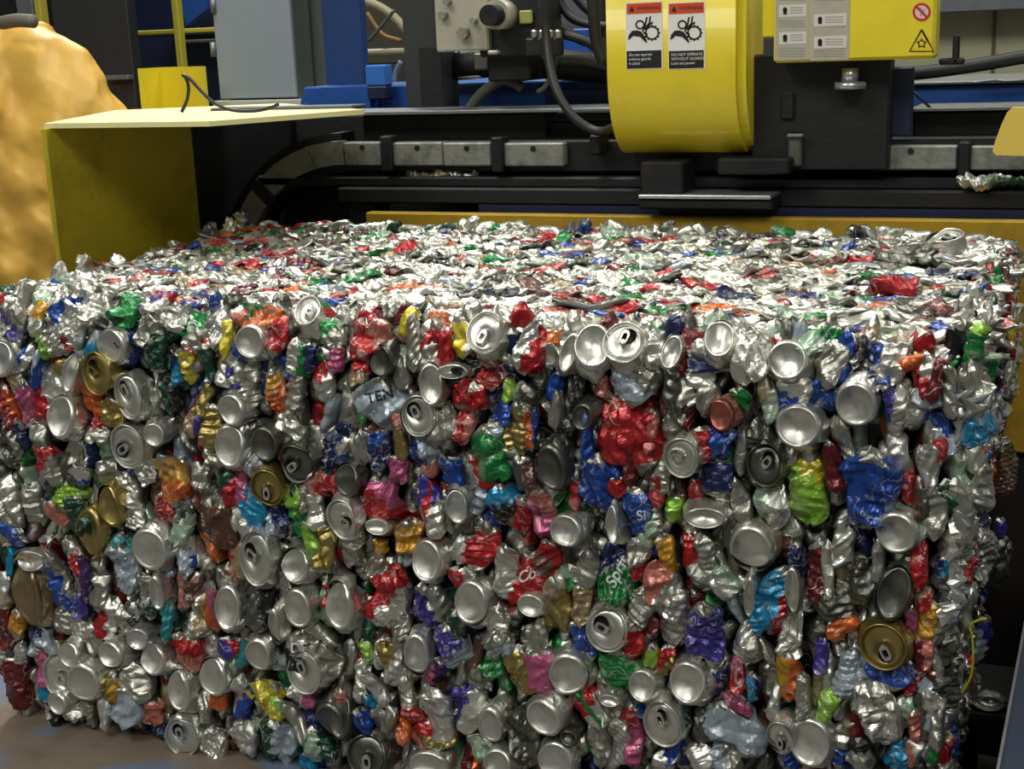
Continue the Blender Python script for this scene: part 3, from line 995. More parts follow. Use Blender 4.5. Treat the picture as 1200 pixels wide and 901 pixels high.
# parts seen below the valve block
t = empty('hydraulic_pump', tuple(Y(600, 92, 1.45)), 'dark pump and pipe run beneath the valve block', 'pump')
MB().tube([Y(520, 78, 1.42), Y(600, 72, 1.42), Y(725, 82, 1.42)], .036, 14, sub=2).build('pump_barrel', m_black, t)
MB().tube([Y(630, 70, 1.36), Y(680, 70, 1.36), Y(725, 78, 1.36)], .014, 12).build('pipe', m_hoseg, t)
beam('foot', 555, 572, 62, 82, 1.35, 1.42, m_knife, t); beam('casing', 571, 612, 62, 96, 1.33, 1.42, m_black, t)
beam('white_label', 536, 563, 84, 92, 1.40, 1.43, mat('label_pinkish', '#e6dcd9', .5), t)
beam('white_strap', 532, 537, 60, 82, 1.40, 1.42, m_white, t)
beam('red_mark', 536, 540, 82, 92, 1.398, 1.40, mat('mark_red', '#b83a4a', .5), t)

# hoses
def hose(pts, y, rpx, label, m=m_hose, name='hydraulic_hose', sub=6, cat='hose'):
    P = []
    for i, p in enumerate(pts):
        yy = y if not isinstance(y, (list, tuple)) else y[i]; P.append(Y(p[0], p[1], yy))
    r = rpx/pxm(P[0]); o = MB().tube(P, r, 12, sub=sub).build(name, m)
    return tag(o, label, cat, 'hydraulic hoses' if cat == 'hose' else None)
hose([(636, -12), (640, 40), (645, 80), (655, 112), (672, 137), (690, 150), (706, 154), (722, 148)], [1.1, 1.1, 1.08, 1.06, 1.05, 1.05, 1.05, 1.1], 5.5, 'thick black hose hanging in a long curve down beside the yellow guard')
hose([(548, 130), (562, 112), (580, 98), (592, 94), (604, 98), (612, 104)], 1.3, 6, 'short dusty hose arching over the blue deck beneath the valve block', m_hoseg)
hose([(660, 40), (690, 50), (712, 72), (730, 95)], 1.28, 5.5, 'black hose sloping down behind the yellow guard')
hose([(650, -10), (668, 20), (700, 30), (722, 28)], 1.32, 5, 'black hose bending from the frame top into the yellow guard')
hose([(694, -12), (696, 20), (699, 50), (708, 75)], 1.22, 7, 'upright black hose close against the yellow guard')
hose([(632, 25), (655, 32), (685, 48), (725, 55)], 1.36, 6, 'black hose running level from the fittings to the guard')
hose([(668, -12), (690, 12), (712, 22)], 1.38, 6, 'upper black hose crossing above the level one')
hose([(652, 50), (650, 75), (640, 100), (630, 108)], 1.24, 3, 'thin grey line hanging from the bright fittings', m_hoseg)
hose([(704, -10), (706, 40), (714, 66)], 1.35, 5, 'slim black hose tight behind the upright one')
hose([(1050, 88), (1090, 84), (1140, 77), (1180, 70), (1215, 64)], 1.35, 8, 'fat black hose running out past the yellow control box')
hose([(1130, 76), (1160, 72), (1210, 62)], 1.36, 4, 'grey hose lying over the fat black one', m_hoseg)
hose([(1042, 78), (1058, 95), (1076, 113), (1092, 128)], [1.2, 1.18, 1.16, 1.17], 1.6, 'thin black cable from the control box down to the beam', cat='cable', name='power_cable')
hose([(1140, 97), (1165, 94), (1180, 95), (1210, 93)], 1.48, 1.8, 'thin bright pipe lying along the blue body edge', m_edge, name='thin_pipe', cat='pipe')

# ------------------------------------------------------------------ yellow drive guard with two warning labels
yf = .97
xl, xr = Y(711, 60, yf)[0], Y(862, 60, yf)[0]; zt = Y(790, -60, yf)[2]
zk = Y(790, 88, yf)[2]; zb = Y(790, 181, yf+.10)[2]
GD = empty('drive_guard', ((xl+xr)/2, yf+.15, zb), 'rounded yellow drive guard carrying two hand-entanglement warning labels', 'machine guard')
prof = [(yf, zt), (yf, zk)]+[(yf+.13*(1-math.cos(a)), zk-(zk-zb)*math.sin(a)) for a in np.linspace(.12, PI/2*.86, 10)]+[(yf+.155, zb), (yf+.155, zt)]
g = MB(); n = len(prof); V = [(xx, p[0], p[1]) for xx in (xl, xr) for p in prof]
g.add(V, [list(range(n)), list(range(2*n-1, n-1, -1))], 0, False); g.add(V, [(i, (i+1) % n, (i+1) % n+n, i+n) for i in range(n)], 0, True)
g.build('guard_shell', m_yel, GD)
xe = Y(877, 60, yf+.05)[0]
prof2 = [(p[0]+.012, p[1]+.001) for p in prof]
MB().prism([(max(p[0], yf+.045), p[1]) for p in prof2 if p[1] > Y(870, 70, yf)[2]] or prof2, 0, xr-.004, xe, 0).build('side_flange', m_yelc, GD)
MB().prism([(p[0]+.02, p[1]) for p in prof], 0, xr-.003, xr+.016).build('side_rim', m_yelc, GD)
c = Y(881, 118, yf+.14); MB().cyl(c, (1, 0, 0), .026, .02, 18).build('shaft_end', m_blackg, GD)
def label_rect(name, px0, px1, py0, py1, y, m, parent, th=.0012, off=0.0):
    a = Y(px0, py0, y); b = Y(px1, py1, y)
    return MB().boxx(a[0], b[0], y-th-off, y-off, a[2], b[2], bev=.0003).build(name, m, parent)
def strokes(name, segs, y, rpx, m, parent):
    b = MB()
    for s_ in segs:
        P = [Y(p[0], p[1], y) for p in s_]; r = rpx/pxm(P[0]); W = []
        for i, p in enumerate(P):
            d = P[min(i+1, len(P)-1)]-P[max(i-1, 0)]; d = d/np.linalg.norm(d); nn = np.array([-d[2], 0, d[0]])*r; W.append((p+nn, p-nn))
        V = [q_ for w_ in W for q_ in (w_[0], w_[1], w_[1]+np.array([0, .0006, 0]), w_[0]+np.array([0, .0006, 0]))]
        F = [(4*i+k, 4*i+(k+1) % 4, 4*i+4+(k+1) % 4, 4*i+4+k) for i in range(len(P)-1) for k in range(4)]+[(0, 1, 2, 3), tuple(4*(len(P)-1)+k for k in range(4))]
        b.add(V, F)
    return b.build(name, m, parent)
def circ(cx, cy, r, n=20, a0=0, a1=2*PI, ry=None): return [(cx+r*math.cos(a0+(a1-a0)*i/n), cy+(ry or r)*math.sin(a0+(a1-a0)*i/n)) for i in range(n+1)]
def blob(name, pts, y, m, parent):
    P = [Y(p[0], p[1], y) for p in pts]; return MB().prism([(p[0], p[2]) for p in P], 1, y-.0006, y).build(name, m, parent)
def text3(name, txt, px, py, hpx, y, m, parent, align='LEFT'):
    cu = bpy.data.curves.new('t', 'FONT'); cu.body = txt; p = Y(px, py, y); cu.size = hpx/pxm(p)*1.3; cu.align_x = align; cu.align_y = 'CENTER'
    to = bpy.data.objects.new('t', cu); COL.objects.link(to)
    me = bpy.data.meshes.new_from_object(to.evaluated_get(bpy.context.evaluated_depsgraph_get())); bpy.data.objects.remove(to)
    o0 = worg(parent)
    for v in me.vertices: v.co = Vector((p[0]+v.co.x, y-.0002, p[2]+v.co.y))-o0
    me.materials.clear(); me.materials.append(m); return link(name, me, parent)
for ox in (0, 49.5):
    L = label_rect('warning_label', 733+ox, 777+ox, 3, 80.5, yf, m_white, GD, .0010)
    o_ = .0011
    label_rect('orange_band', 734.5+ox, 775.5+ox, 4.5, 15, yf, m_or, L, .0005, o_)
    label_rect('black_panel', 734.5+ox, 775.5+ox, 60, 79.5, yf, m_ink, L, .0005, o_)
    blob('warning_triangle', [(737.5+ox, 13.5), (740.5+ox, 7), (743.5+ox, 13.5)], yf-o_-.0006, m_ink, L)
    text3('lettering', 'WARNING', 746+ox, 10, 4.6, yf-o_-.0008, m_ink, L)
    yq = yf-o_-.0004
    strokes('gear_symbol', [circ(764+ox, 38.5, 7.4, 22), circ(750+ox, 29, 4.6, 18)]+[[(764+ox+8*math.cos(a), 38.5+8*math.sin(a)), (764+ox+9.6*math.cos(a), 38.5+9.6*math.sin(a))] for a in np.linspace(0, 2*PI, 13)[:-1]], yq, 1.0, m_ink, L)
    blob('hand_symbol', [(736+ox, 46), (737+ox, 41), (741+ox, 36), (747+ox, 35.5), (752+ox, 37.5), (756.5+ox, 44), (758.5+ox, 49.5), (757+ox, 50), (750+ox, 43), (742+ox, 42), (737+ox, 46.5)], yq, m_ink, L)
    strokes('finger_symbol', [[(753+ox, 37), (756+ox, 30), (758+ox, 20)], [(756+ox, 34), (761+ox, 27), (762+ox, 19)], [(758+ox, 31), (765+ox, 26)], [(754+ox, 38), (758+ox, 40), (757+ox, 44)]], yq, 1.1, m_ink, L)
    for i, tx in enumerate((('Do not operate', 'without guards', 'in place') if ox == 0 else ('DO NOT OPERATE', 'WITHOUT GUARDS.', 'Lock out power'))):
        text3('lettering', tx, 737+ox, 64.5+i*5, 3.4, yf-o_-.0007, m_white, L)
# grime smears below the labels: worn marks of their own on the guard
# ------------------------------------------------------------------ yellow control box
yb = .98
a = Y(906, 74, yb); b = Y(1100, -60, yb)
CB = empty('control_box', ((a[0]+b[0])/2, yb+.06, a[2]), 'yellow control box with grey instruction sheets, prohibition sign and triangle sign', 'control box')
MB().boxx(a[0], b[0], yb, yb+.075, a[2], b[2], bev=.006).build('box_shell', m_yelc, CB)
MB().boxx(Y(893, 20, yb+.02)[0], a[0]+.004, yb+.02, yb+.06, Y(900, 44, yb+.02)[2], b[2], bev=.003).build('mounting_ear', m_yel, CB)
beam('mounting_ear', 1116, 1124, 40, 75, yb+.03, yb+.05, m_black, CB); beam('mounting_foot', 1100, 1130, 68, 76, yb+.03, yb+.05, m_black, CB)
m_sheet = mat('instruction_sheet', '#b3ae9c', .5, dirt=.3, dirt_col='#8b8676', scale=30)
m_pale = mat('sheet_pale', '#d6d3c8', .5); m_mid = mat('sheet_mark', '#8b887c', .5)
for px0, px1 in ((909, 948), (950, 995)):
    S = label_rect('instruction_sheet', px0, px1, -8, 70, yb, m_sheet, CB, .0010)
    for py in ((6, 38) if px0 < 940 else (17, 43)):
        label_rect('sheet_panel', px0+4, px1-3, py, py+13, yb, m_pale, S, .0004, .0011)
        blob('sheet_figure', circ(px0+11, py+5, 2.6, 10)+[], yb-.0016, m_ink, S); blob('sheet_figure', [(px0+8.5, py+6), (px0+13.5, py+6), (px0+13, py+11), (px0+9, py+11)], yb-.0016, m_ink, S)
        strokes('lettering', [[(px0+17, py+3+q_*3), (px1-7, py+3+q_*3)] for q_ in range(3)], yb-.0016, .5, m_mid, S)
    strokes('lettering', [[(px0+4, py), (px1-5, py)] for py in (-3, 0, 25, 28, 31, 57, 60, 63, 66)], yb-.0011, .55, m_mid, S)
m_red = mat('sign_red', '#c22a30', .5); m_brn = mat('sign_brown', '#5c2a18', .5)
sg = blob('prohibition_sign', circ(1080, 14, 9.5, 24)[:-1], yb-.0002, mat('sign_pink', '#e3c9bc', .5), CB)
strokes('sign_ring', [circ(1080, 14, 9.3, 26), [(1074, 8), (1086, 20)]], yb-.0012, 1.3, m_red, sg)
strokes('sign_glyph', [[(1078, 9), (1081, 14), (1078, 19)], [(1083, 11), (1081, 16)]], yb-.0009, .8, m_mid, sg)
tr = blob('warning_triangle', [(1065.5, 60), (1080, 34.5), (1094, 60)], yb-.0002, m_yelc, CB)
strokes('sign_ring', [[(1080, 35), (1094, 60), (1066, 60), (1080, 35), (1087, 47.5)]], yb-.0012, 1.2, m_brn, tr)
strokes('sign_glyph', [circ(1080, 51, 3.6, 12), [(1080, 45), (1080, 47)], [(1074, 49), (1077, 50)], [(1086, 49), (1083, 50)], [(1076, 56), (1078, 54)], [(1084, 56), (1082, 54)]], yb-.0012, .8, m_brn, tr)
# motor housing below the box
MH = empty('motor_housing', tuple(Y(975, 200, 1.05)), 'black motor housing under the yellow control box with a bright fitting', 'motor')
beam('housing', 880, 1042, 62, 200, 1.06, 1.125, m_black, MH, ref=960)
beam('housing_side', 1040, 1070, 78, 160, 1.11, 1.125, m_navy, MH, ref=1055)
beam('cover_plate', 915, 930, 108, 140, 1.05, 1.06, m_blackg, MH)
c = Y(996, 88, 1.03); k = pxm(c); m_br = mat('bright_strip', '#b9bcc0', .3, .8)
MB().cyl((c[0], 1.03, c[2]), (0, 0, 1), 10/k, 16/k, 16).cyl((c[0], 1.03, Y(996, 100, 1.03)[2]), (0, 0, 1), 20/k, 8/k, 6).build('fitting', m_br, MH)
beam('base_plate', 840, 925, 186, 205, 1.0, 1.1, m_blackg, MH)
# pale yellow flap at the frame edge
P = [Y(px, py, .93) for px, py in ((1186, 126), (1180, 132), (1173, 147), (1166, 166), (1163, 178), (1168, 182), (1215, 183), (1240, 180), (1240, 126))]
fl = MB().prism([(p[0], p[2]) for p in P], 1, .93, .945).build('yellow_flap', mat('flap_yellow', '#e6c95c', .45, dirt=.3, dirt_col='#cf9f74', scale=9)); tag(fl, 'rounded pale yellow guard flap hanging in front of the wear plates', 'guard flap')
# scraps lying on the rails
def scrap(px, py, y, wpx, hpx, cols, label, seed):
    rg = np.random.default_rng(seed); p = Y(px, py, y); k = pxm(p); V, F, C = pillow(rg, wpx/k, hpx/k*2, .02, cols, nu=30, nv=20, amp=.004, ncr=8, lmin=.01, lmax=.03)
    R = frame_of((0, -.4, 1), PI/2); s = Sheet(); s.add(push(V, R, 0), F, C, [mats_of(c) for c in C]); o = link('foil_scrap', s.mesh('scrap'), loc=p)
    tag(o, label, 'foil scrap', 'scraps of foil on the baler')
scrap(505, 206, 1.14, 24, 60/2.2, 'sT', 'torn foil strip lying on the rail under the paired wear plates', 1)
scrap(545, 208, 1.14, 14, 40/2.2, 'w', 'smaller bright foil scrap beside the torn strip on the rail', 2)
scrap(1145, 214, 1.07, 20, 22, 'wi', 'crumpled bright foil wad under the wear plates by the pale yellow flap', 3)
scrap(1180, 212, 1.09, 16, 26, 'sE', 'dark greenish foil scrap on the rail near the pale yellow flap', 4)

# ------------------------------------------------------------------ feed hopper on the left
HP = empty('feed_hopper', (-2.0, 1.4, BB), 'yellow steel feed hopper with pale top plate standing behind the bale', 'hopper')
xs = -1.80
A = hit(52, 150, 0, xs); B_ = hit(224, 146, 0, xs); zt = A[2]
print('HOPPER', A, B_)
MB().boxx(xs-.012, xs, A[1], B_[1], BB-.002, zt, bev=.003).build('side_plate', mat('hopper_yellow', '#b8a524', .5, dirt=.6, dirt_col='#6e611b', scale=5, bump=.08), HP)
C0 = hit(224, 146, 0, xs); C1 = hit(300, 150, 0, xs)
MB().boxx(xs-.012, xs, B_[1], 1.56, BB-.002, zt-.01).build('inner_plate', m_black, HP)
P = [hit(52, 147, 2, zt+.004), hit(245, 144.5, 2, zt+.004), hit(427, 130.5, 2, zt+.004), hit(330, 123, 2, zt+.004), hit(135, 131, 2, zt+.004)]
P = [np.array([p[0], p[1]]) for p in P]; print('TOP', P, zt)
MB().prism([tuple(p) for p in P], 2, zt-.002, zt+.008).build('top_plate', m_yelp, HP)
a = hit(400, 131, 2, zt)
MB().boxx(Y(395, 128, 1.5)[0], Y(412, 128, 1.5)[0], 1.48, 1.5, Y(400, 128, 1.5)[2]-.006, Y(400, 124, 1.5)[2]).build('hinge', mat('hinge_lime', '#a5ab79', .5), HP)
# dark underside rail and small blue object seen through
b_ = beam('blue_canister', 304, 318, 193, 212, 1.36, 1.42, m_blue, parent=None); tag(b_, 'small blue canister glimpsed behind the arched wear plates', 'canister')
# cable on the hopper
def on_top(px, py): return hit(px, py, 2, zt+.018)
c0 = on_top(213, 131); up = lambda p, h: np.array([p[0], p[1], p[2]+h])
P1 = [Y(213, 131, c0[1]), Y(219, 118, c0[1]), Y(221, 103, c0[1]), Y(218, 92, c0[1]), Y(214, 88, c0[1]), Y(222, 92, c0[1]), Y(236, 107, c0[1]), Y(252, 121, c0[1]), Y(272, 129, c0[1]), Y(297, 130, c0[1]), Y(318, 126, c0[1]), Y(326, 122, c0[1])]
o = MB().tube(P1, 2.0/pxm(P1[0]), 10).build('power_cable', m_hose); tag(o, 'thin dark cable looping over the hopper top plate before the yellow bin', 'cable')
p = on_top(250, 126); o = MB().boxx(Y(230, 126, p[1])[0], Y(398, 126, p[1])[0], p[1]+.05, p[1]+.12, zt+.006, zt+.014).build('steel_strip', mat('strip_grey', '#55585a', .5, .5)); tag(o, 'flat dark steel strip lying across the hopper top plate', 'steel strip')

# ------------------------------------------------------------------ yellow bin, cabinet, racks behind
def seen(name, px0, px1, py0, py1, y0, y1, m, label=None, cat=None, **k):
    o = beam(name, px0, px1, py0, py1, y0, y1, m, parent=None, **k)
    return tag(o, label, cat) if label else o
yb2 = 2.3; zb2 = Y(200, 136, yb2)[2]
YB = empty('yellow_bin', (Y(200, 134, yb2)[0], yb2+.2, zb2), 'bright yellow folded steel guard standing behind the hopper beside grey cabinet', 'steel guard')
P = [Y(161, 80, yb2), Y(187, 80, yb2+.12), Y(238, 79, yb2)]
for n_, (i, j) in (('guard_panel', (0, 1)), ('guard_panel', (1, 2))):
    a, b = P[i], P[j]; z1 = (a[2]+b[2])/2 if False else Y(200, 79, yb2)[2]; t_ = np.array([0, .015, 0])
    V = [(a[0], a[1], zb2), (b[0], b[1], zb2), (b[0], b[1], z1), (a[0], a[1], z1)]; V += [(v[0], v[1]+.015, v[2]) for v in V]
    MB().hexa(V).build(n_, m_yelc, YB)
yc = 2.45
CA = empty('electrical_cabinet', tuple(Y(300, 118, yc)), 'tall light grey electrical cabinet with hinged door behind the hopper', 'cabinet')
x0, x1 = Y(253, 60, yc)[0], Y(342, 60, yc)[0]; zb3 = Y(300, 115, yc)[2]; ztop = Y(300, -90, yc)[2]
MB().boxx(x0, x1, yc, yc+.02, zb3, ztop).build('door', m_grey, CA)
MB().boxx(x0-.0, x1+.002, yc+.02, yc+.13, zb3-.004, ztop+.01).build('body', m_greyd, CA)
MB().boxx(x0-.02, x1+.10, yc-.02, yc+.14, zb3-.03, zb3-.006).build('plinth', mat('plinth_pale', '#b8bab2', .6), CA)
for py in (6, 58):
    c = Y(252, py, yc); MB().cyl((c[0]-.004, yc-.006, c[2]), (0, 0, 1), .010, .05, 12).build('hinge', m_edge, CA)
seen('cabinet_sidewall', 343, 379, -60, 130, 2.6, 2.75, m_greyd, 'dark glossy green-grey sidewall of the cabinet next to the blue upright', 'sidewall')  # the grey cabinet's dark side, added as a separate panel
seen('dark_cabinet', 64, 152, -60, 150, 2.9, 2.96, mat('machine_charcoal', '#25282b', .5, dirt=.4, dirt_col='#131416', scale=3), 'tall charcoal machine cabinet behind the yellow sack', 'cabinet')
o = seen('shelf_strip', 123, 150, 88, 94, 2.86, 2.9, m_edge, 'narrow grey metal handle strip on the charcoal cabinet', 'metal strip')
yp = 3.3
GR = empty('yellow_railing', tuple(Y(210, 80, yp)), 'olive-yellow steel railing post and crossbar behind the yellow guard', 'railing')
m_ry = mat('rail_yellow', '#b3a93a', .5, dirt=.3, dirt_col='#7b7330', scale=10)
beam('post', 204, 211, -60, 150, yp, yp+.04, m_ry, GR); beam('rail', 154, 255, 34, 39.5, yp+.04, yp+.07, m_ry, GR)
seen('yellow_post', 39, 46, -60, 60, 3.2, 3.25, m_ry, 'slim olive-yellow post rising above the yellow sack', 'post')
seen('left_machine', -60, 62, -60, 60, 3.8, 4.2, m_black, 'dark machine standing far behind the yellow sack', 'machine')
seen('grey_gauge', 17, 36, -30, 18, 3.5, 3.6, m_edge, 'grey metal gauge housing above the yellow sack', 'gauge')
RK = empty('blue_rack', tuple(Y(200, 80, 4.2)), 'dark blue racking with shelves behind the yellow railing', 'rack')
beam('back_panel', 150, 260, -80, 150, 4.5, 4.6, m_navy, RK); beam('shelf', 150, 260, 37, 42, 4.1, 4.5, m_black, RK)
beam('shelf', 210, 260, 46, 50, 3.9, 4.0, m_greyd, RK)
P = [Y(217, -2, 4.2), Y(250, -2, 4.2), Y(250, 10, 4.2), Y(225, 30, 4.2)]
MB().prism([(p[0], p[2]) for p in P], 1, 4.15, 4.2).build('blue_sheet', m_blue, RK)
# pipes between blue upright and post
seen('olive_machine', 420, 480, -40, 75, 2.6, 2.7, mat('olive_dark', '#3b3829', .7, dirt=.5, dirt_col='#17160f', scale=20), 'dim olive machinery panel behind the tan pipes', 'machine panel')
for i, (pts, r, m, lb) in enumerate((([(425, 0), (445, 8), (462, 20), (480, 40)], 5, mat('tan_hose', '#8f8a70', .5), 'tan hose curving down behind the grey post'), ([(430, 15), (448, 40), (470, 48)], 2.6, mat('ochre_hose', '#7a5a24', .5), 'thin ochre hose crossing behind the grey post'), ([(424, 62), (450, 61), (480, 60)], 4, mat('tan_hose', '#8f8a70', .5), 'level tan pipe above the small blue valve'), ([(432, 48), (446, 32), (462, 12)], 2, m_hoseg, 'thin dark hose crossing the ochre one'), ([(470, 72), (464, 84), (462, 96)], 3, mat('pale_blue_hose', '#6f8ba6', .4), 'short pale blue hose beside the small blue valve'))):
    hose(pts, 2.2-i*.03, r, lb, m, name='machine_hose')
VB = seen('blue_valve', 428, 452, 76, 101, 1.56, 1.6, mat('valve_blue', '#2f6fc4', .35, coat=.3), 'small bright blue valve box on the blue deck', 'valve')
b = beam('valve_base', 430, 452, 101, 117, 1.555, 1.6, m_navy, parent=None); b.parent = VB; b.location = Vector(b.location)-VB.location
seen('grey_machinery', 560, 760, -60, 60, 2.4, 2.6, mat('machinery_grey', '#55585c', .6, dirt=.6, dirt_col='#1f2022', scale=6), 'grey machinery far behind the black hoses', 'machinery')
seen('blue_bracket', 640, 690, 34, 99, 1.70, 1.75, m_blue, 'blue painted bracket glimpsed between the black hoses', 'bracket')

# ------------------------------------------------------------------ big yellow sack on the left
def sack():
    c = hit(40, 170, 1, 2.0); nu, nv = 200, 120; yq = 2.0
    out = [(330, 66), (300, 160), (200, 158), (131, 146), (100, 122), (70, 96), (50, 72), (33, 52), (26, 30), (23, 2)]
    b = MB(); V = []
    k = pxm(c); cx = Y(-38, 170, yq)[0]
    zs = []; hw = []
    for j in range(nv):
        t = j/(nv-1); py = 24+(430-24)*t
        pr = np.interp(py, [24, 30, 45, 62, 95, 120, 150, 220, 330, 430], [8, 22, 50, 70, 94, 109, 124, 140, 142, 138])
        zs.append(Y(40, py, yq)[2]); hw.append(Y(pr, py, yq)[0]-cx)
    rg = np.random.default_rng(5)
    for j in range(nv):
        for i in range(nu):
            a = 2*PI*i/nu; r = hw[j]
            x = r*math.cos(a); y = r*.8*math.sin(a)
            V.append((cx+x, yq+.1+y*.45, zs[j]))
    V = np.array(V); Q = V.copy(); ctr = np.array([cx, yq+.1, 0])
    N = V-ctr; N[:, 2] = 0; N /= np.linalg.norm(N, axis=1)[:, None]
    for _ in range(26):
        d = rg.normal(size=3); d[2] *= .5; d /= np.linalg.norm(d); f = 2*PI/rg.uniform(.07, .5)
        Q += N*(tri(V @ d*f+rg.uniform(0, 6))*rg.uniform(.003, .010))[:, None]
    F = grid_faces(nu, nv); F.append(tuple(range(nu)))
    return MB().add(Q, F, 0, True).build('plastic_sack', mat('sack_plastic', '#dcae4a', .5, coat=.05, dirt=.6, dirt_col='#c8842e', scale=3.6, bump=.5, bscale=9))
SK = sack(); tag(SK, 'huge crinkled yellow-orange plastic sack standing behind the bale', 'sack')
o = MB().tube([Y(2, 27, 1.95), Y(20, 24, 1.93), Y(40, 25, 1.93)], .022, 10).build('sack_tie', mat('tie_grey', '#6f6a5c', .6)); o.parent = SK; o.location = Vector(o.location)-SK.location

# ------------------------------------------------------------------ table under the bale, blue rail and pit on the right
tb = mat('worn_table', '#766a5c', .5, .1, dirt=.8, dirt_col='#54483a', scale=4, bump=.15)
t_ = tb.node_tree; n = t_.nodes.new('ShaderNodeTexNoise'); n.inputs['Scale'].default_value = 5.5; n.inputs['Detail'].default_value = 6
r = t_.nodes.new('ShaderNodeValToRGB'); r.color_ramp.elements[0].position = .5; r.color_ramp.elements[1].position = .6
mx = t_.nodes.new('ShaderNodeMix'); mx.data_type = 'RGBA'; mx.inputs['B'].default_value = (*lin('#66738a'), 1)
bs = t_.nodes['Principled BSDF']; src = bs.inputs['Base Color'].links[0].from_socket; co = [q for q in t_.nodes if q.type == 'TEX_COORD'][0]
t_.links.new(co.outputs['Object'], n.inputs['Vector']); t_.links.new(n.outputs['Fac'], r.inputs['Fac']); t_.links.new(r.outputs['Color'], mx.inputs['Factor']); t_.links.new(src, mx.inputs['A']); t_.links.new(mx.outputs['Result'], bs.inputs['Base Color'])
TB = empty('discharge_table', (-.9, .2, FL), 'worn brown and blue-grey steel discharge table carrying the bale', 'table')
MB().prism([(-2.5, -.55), (-.03, -.55), (-.03, .99), (-1.80, .99), (-1.80, 1.7), (-2.5, 1.7)], 2, BB-.03, BB-.002).build('table_top', tb, TB)
MB().boxx(-2.45, -.06, -.5, .95, FL, BB-.03).build('table_base', m_black, TB)
m_rail = mat('rail_blue_grey', '#1a2740', .55, 0, dirt=.5, dirt_col='#1c2130', scale=6)
zr = .62
A = hit(1200, 740, 2, zr); B_ = hit(1170, 901, 2, zr); print('RAIL', A, B_)
d = (A-B_)/np.linalg.norm(A-B_); A2 = A+d*.5; B2 = B_-d*.6; wv = np.array([d[1], -d[0], 0])*.3; dz = np.array([0, 0, -.6])
RL = empty('side_rail', tuple((A+B_)/2*np.array([1, 1, 0])), 'dark blue steel side rail with rubbed edge beside the bale', 'rail')
V = [B2, B2+wv, A2+wv, A2]; MB().hexa([tuple(v) for v in V]+[tuple(v+dz) for v in V]).build('rail_box', m_rail, RL)
ee = np.array([d[1], -d[0], 0])*.0018
V = [B2-ee, B2+ee, A2+ee, A2-ee]; u3 = np.array([0, 0, .006]); MB().hexa([tuple(v+u3) for v in V]+[tuple(v-u3*4) for v in V]).build('rubbed_edge', m_edge, RL)
x0 = Y(1122, 860, .75)[0]; x1 = Y(1146, 860, .75)[0]
o = MB().boxx(x0, x1, .75, .80, FL, Y(1130, 800, .75)[2]).build('pit_post', m_blackg); tag(o, 'short dark grey steel post in the shadow beside the bale', 'post')
# a loose squashed can in the pit
rg = np.random.default_rng(77); p = Y(1158, 824, .55); k = pxm(p)
sk, end, tab = can_end(rg, 36/k, 18/k, True, 's'); R = frame_of((.1, -1, .25), 0)
o = link('crushed_can', rel_mesh('can', [(push(sk[0], R, 0), sk[1], sk[2], [mats_of(c) for c in sk[2]])]), loc=p); link('can_lid', rel_mesh('lid', [(push(end[0], R, 0), *end[1:])]), o)
tag(o, 'loose flattened silver can caught between the bale and the dark blue rail', 'crushed can')
o = MB().boxx(p[0]-.05, p[0]+.06, .55, .75, p[2]-.045, p[2]-.02).build('pit_ledge', m_black); tag(o, 'small black ledge holding the loose flattened can', 'ledge')
# yellow-green plastic strap hanging out of the bale's side
S = [hit(px, py, 0, .02) for px, py in ((1156, 725), (1146, 728), (1134, 733), (1131, 745), (1136, 770), (1138, 790), (1131, 806), (1126, 812))]
S = [Y(px, py, .12) for px, py in ((1156, 725), (1146, 727), (1136, 733), (1139, 745), (1140, 770), (1138, 790), (1132, 804), (1126, 812))]
o = MB().tube(S, 1.5/pxm(S[0]), 8).build('plastic_strap', mat('strap_lime', '#b9c22e', .4)); tag(o, 'bent yellow-green plastic strap sticking out of the bale side', 'strap')

STUFF = Sheet()
ENTRIES = []
for ln in CATALOG.strip().splitlines():
    head, _, ph = ln.partition('|'); t = head.split()
    kind = t[5]; plane = 'f'
    if kind[0] in 'tr': plane, kind = kind[0], kind[1:]
    ENTRIES.append(dict(x=float(t[0]), y=float(t[1]), w=float(t[2]), h=float(t[3]), rot=math.radians(float(t[4])), kind=kind, cols=list(t[6]), ph=ph.strip(), plane=plane))
for i, e in enumerate(ENTRIES):
    e['i'] = i; e['score'] = e['w']*e['h']*(1.25 if e['ph'] else 1)*(1.15 if e['kind'] in 'LB' else 1)
TOP300 = set(e['i'] for e in sorted(ENTRIES, key=lambda e: -e['score'])[:300])
def describe(e):
    c = e['cols']; k = e['kind']; a = WORD[c[0]]
    if k == 'L': return a+' round can lid'
    if k == 'B': return a+' can base'
    r = max(e['h'], e['w'])/min(e['h'], e['w'])
    shape = 'thin upright sliver of ' if r > 2.7 and abs(e['rot']) < .8 else ('narrow ' if r > 1.9 else ('small ' if e['w']*e['h'] < 800 else 'crumpled '))
    d = shape+a+' can'
    if len(c) > 1: d += ' with '+WORD[c[1]]+(' print' if c[1] not in METAL else ' patch')
    return d
LMK = [e for e in ENTRIES if e['ph'] and e['i'] in TOP300]
def nwords(s): return len(s.replace('-', ' ').split()) if False else len(s.split())
USED = set()
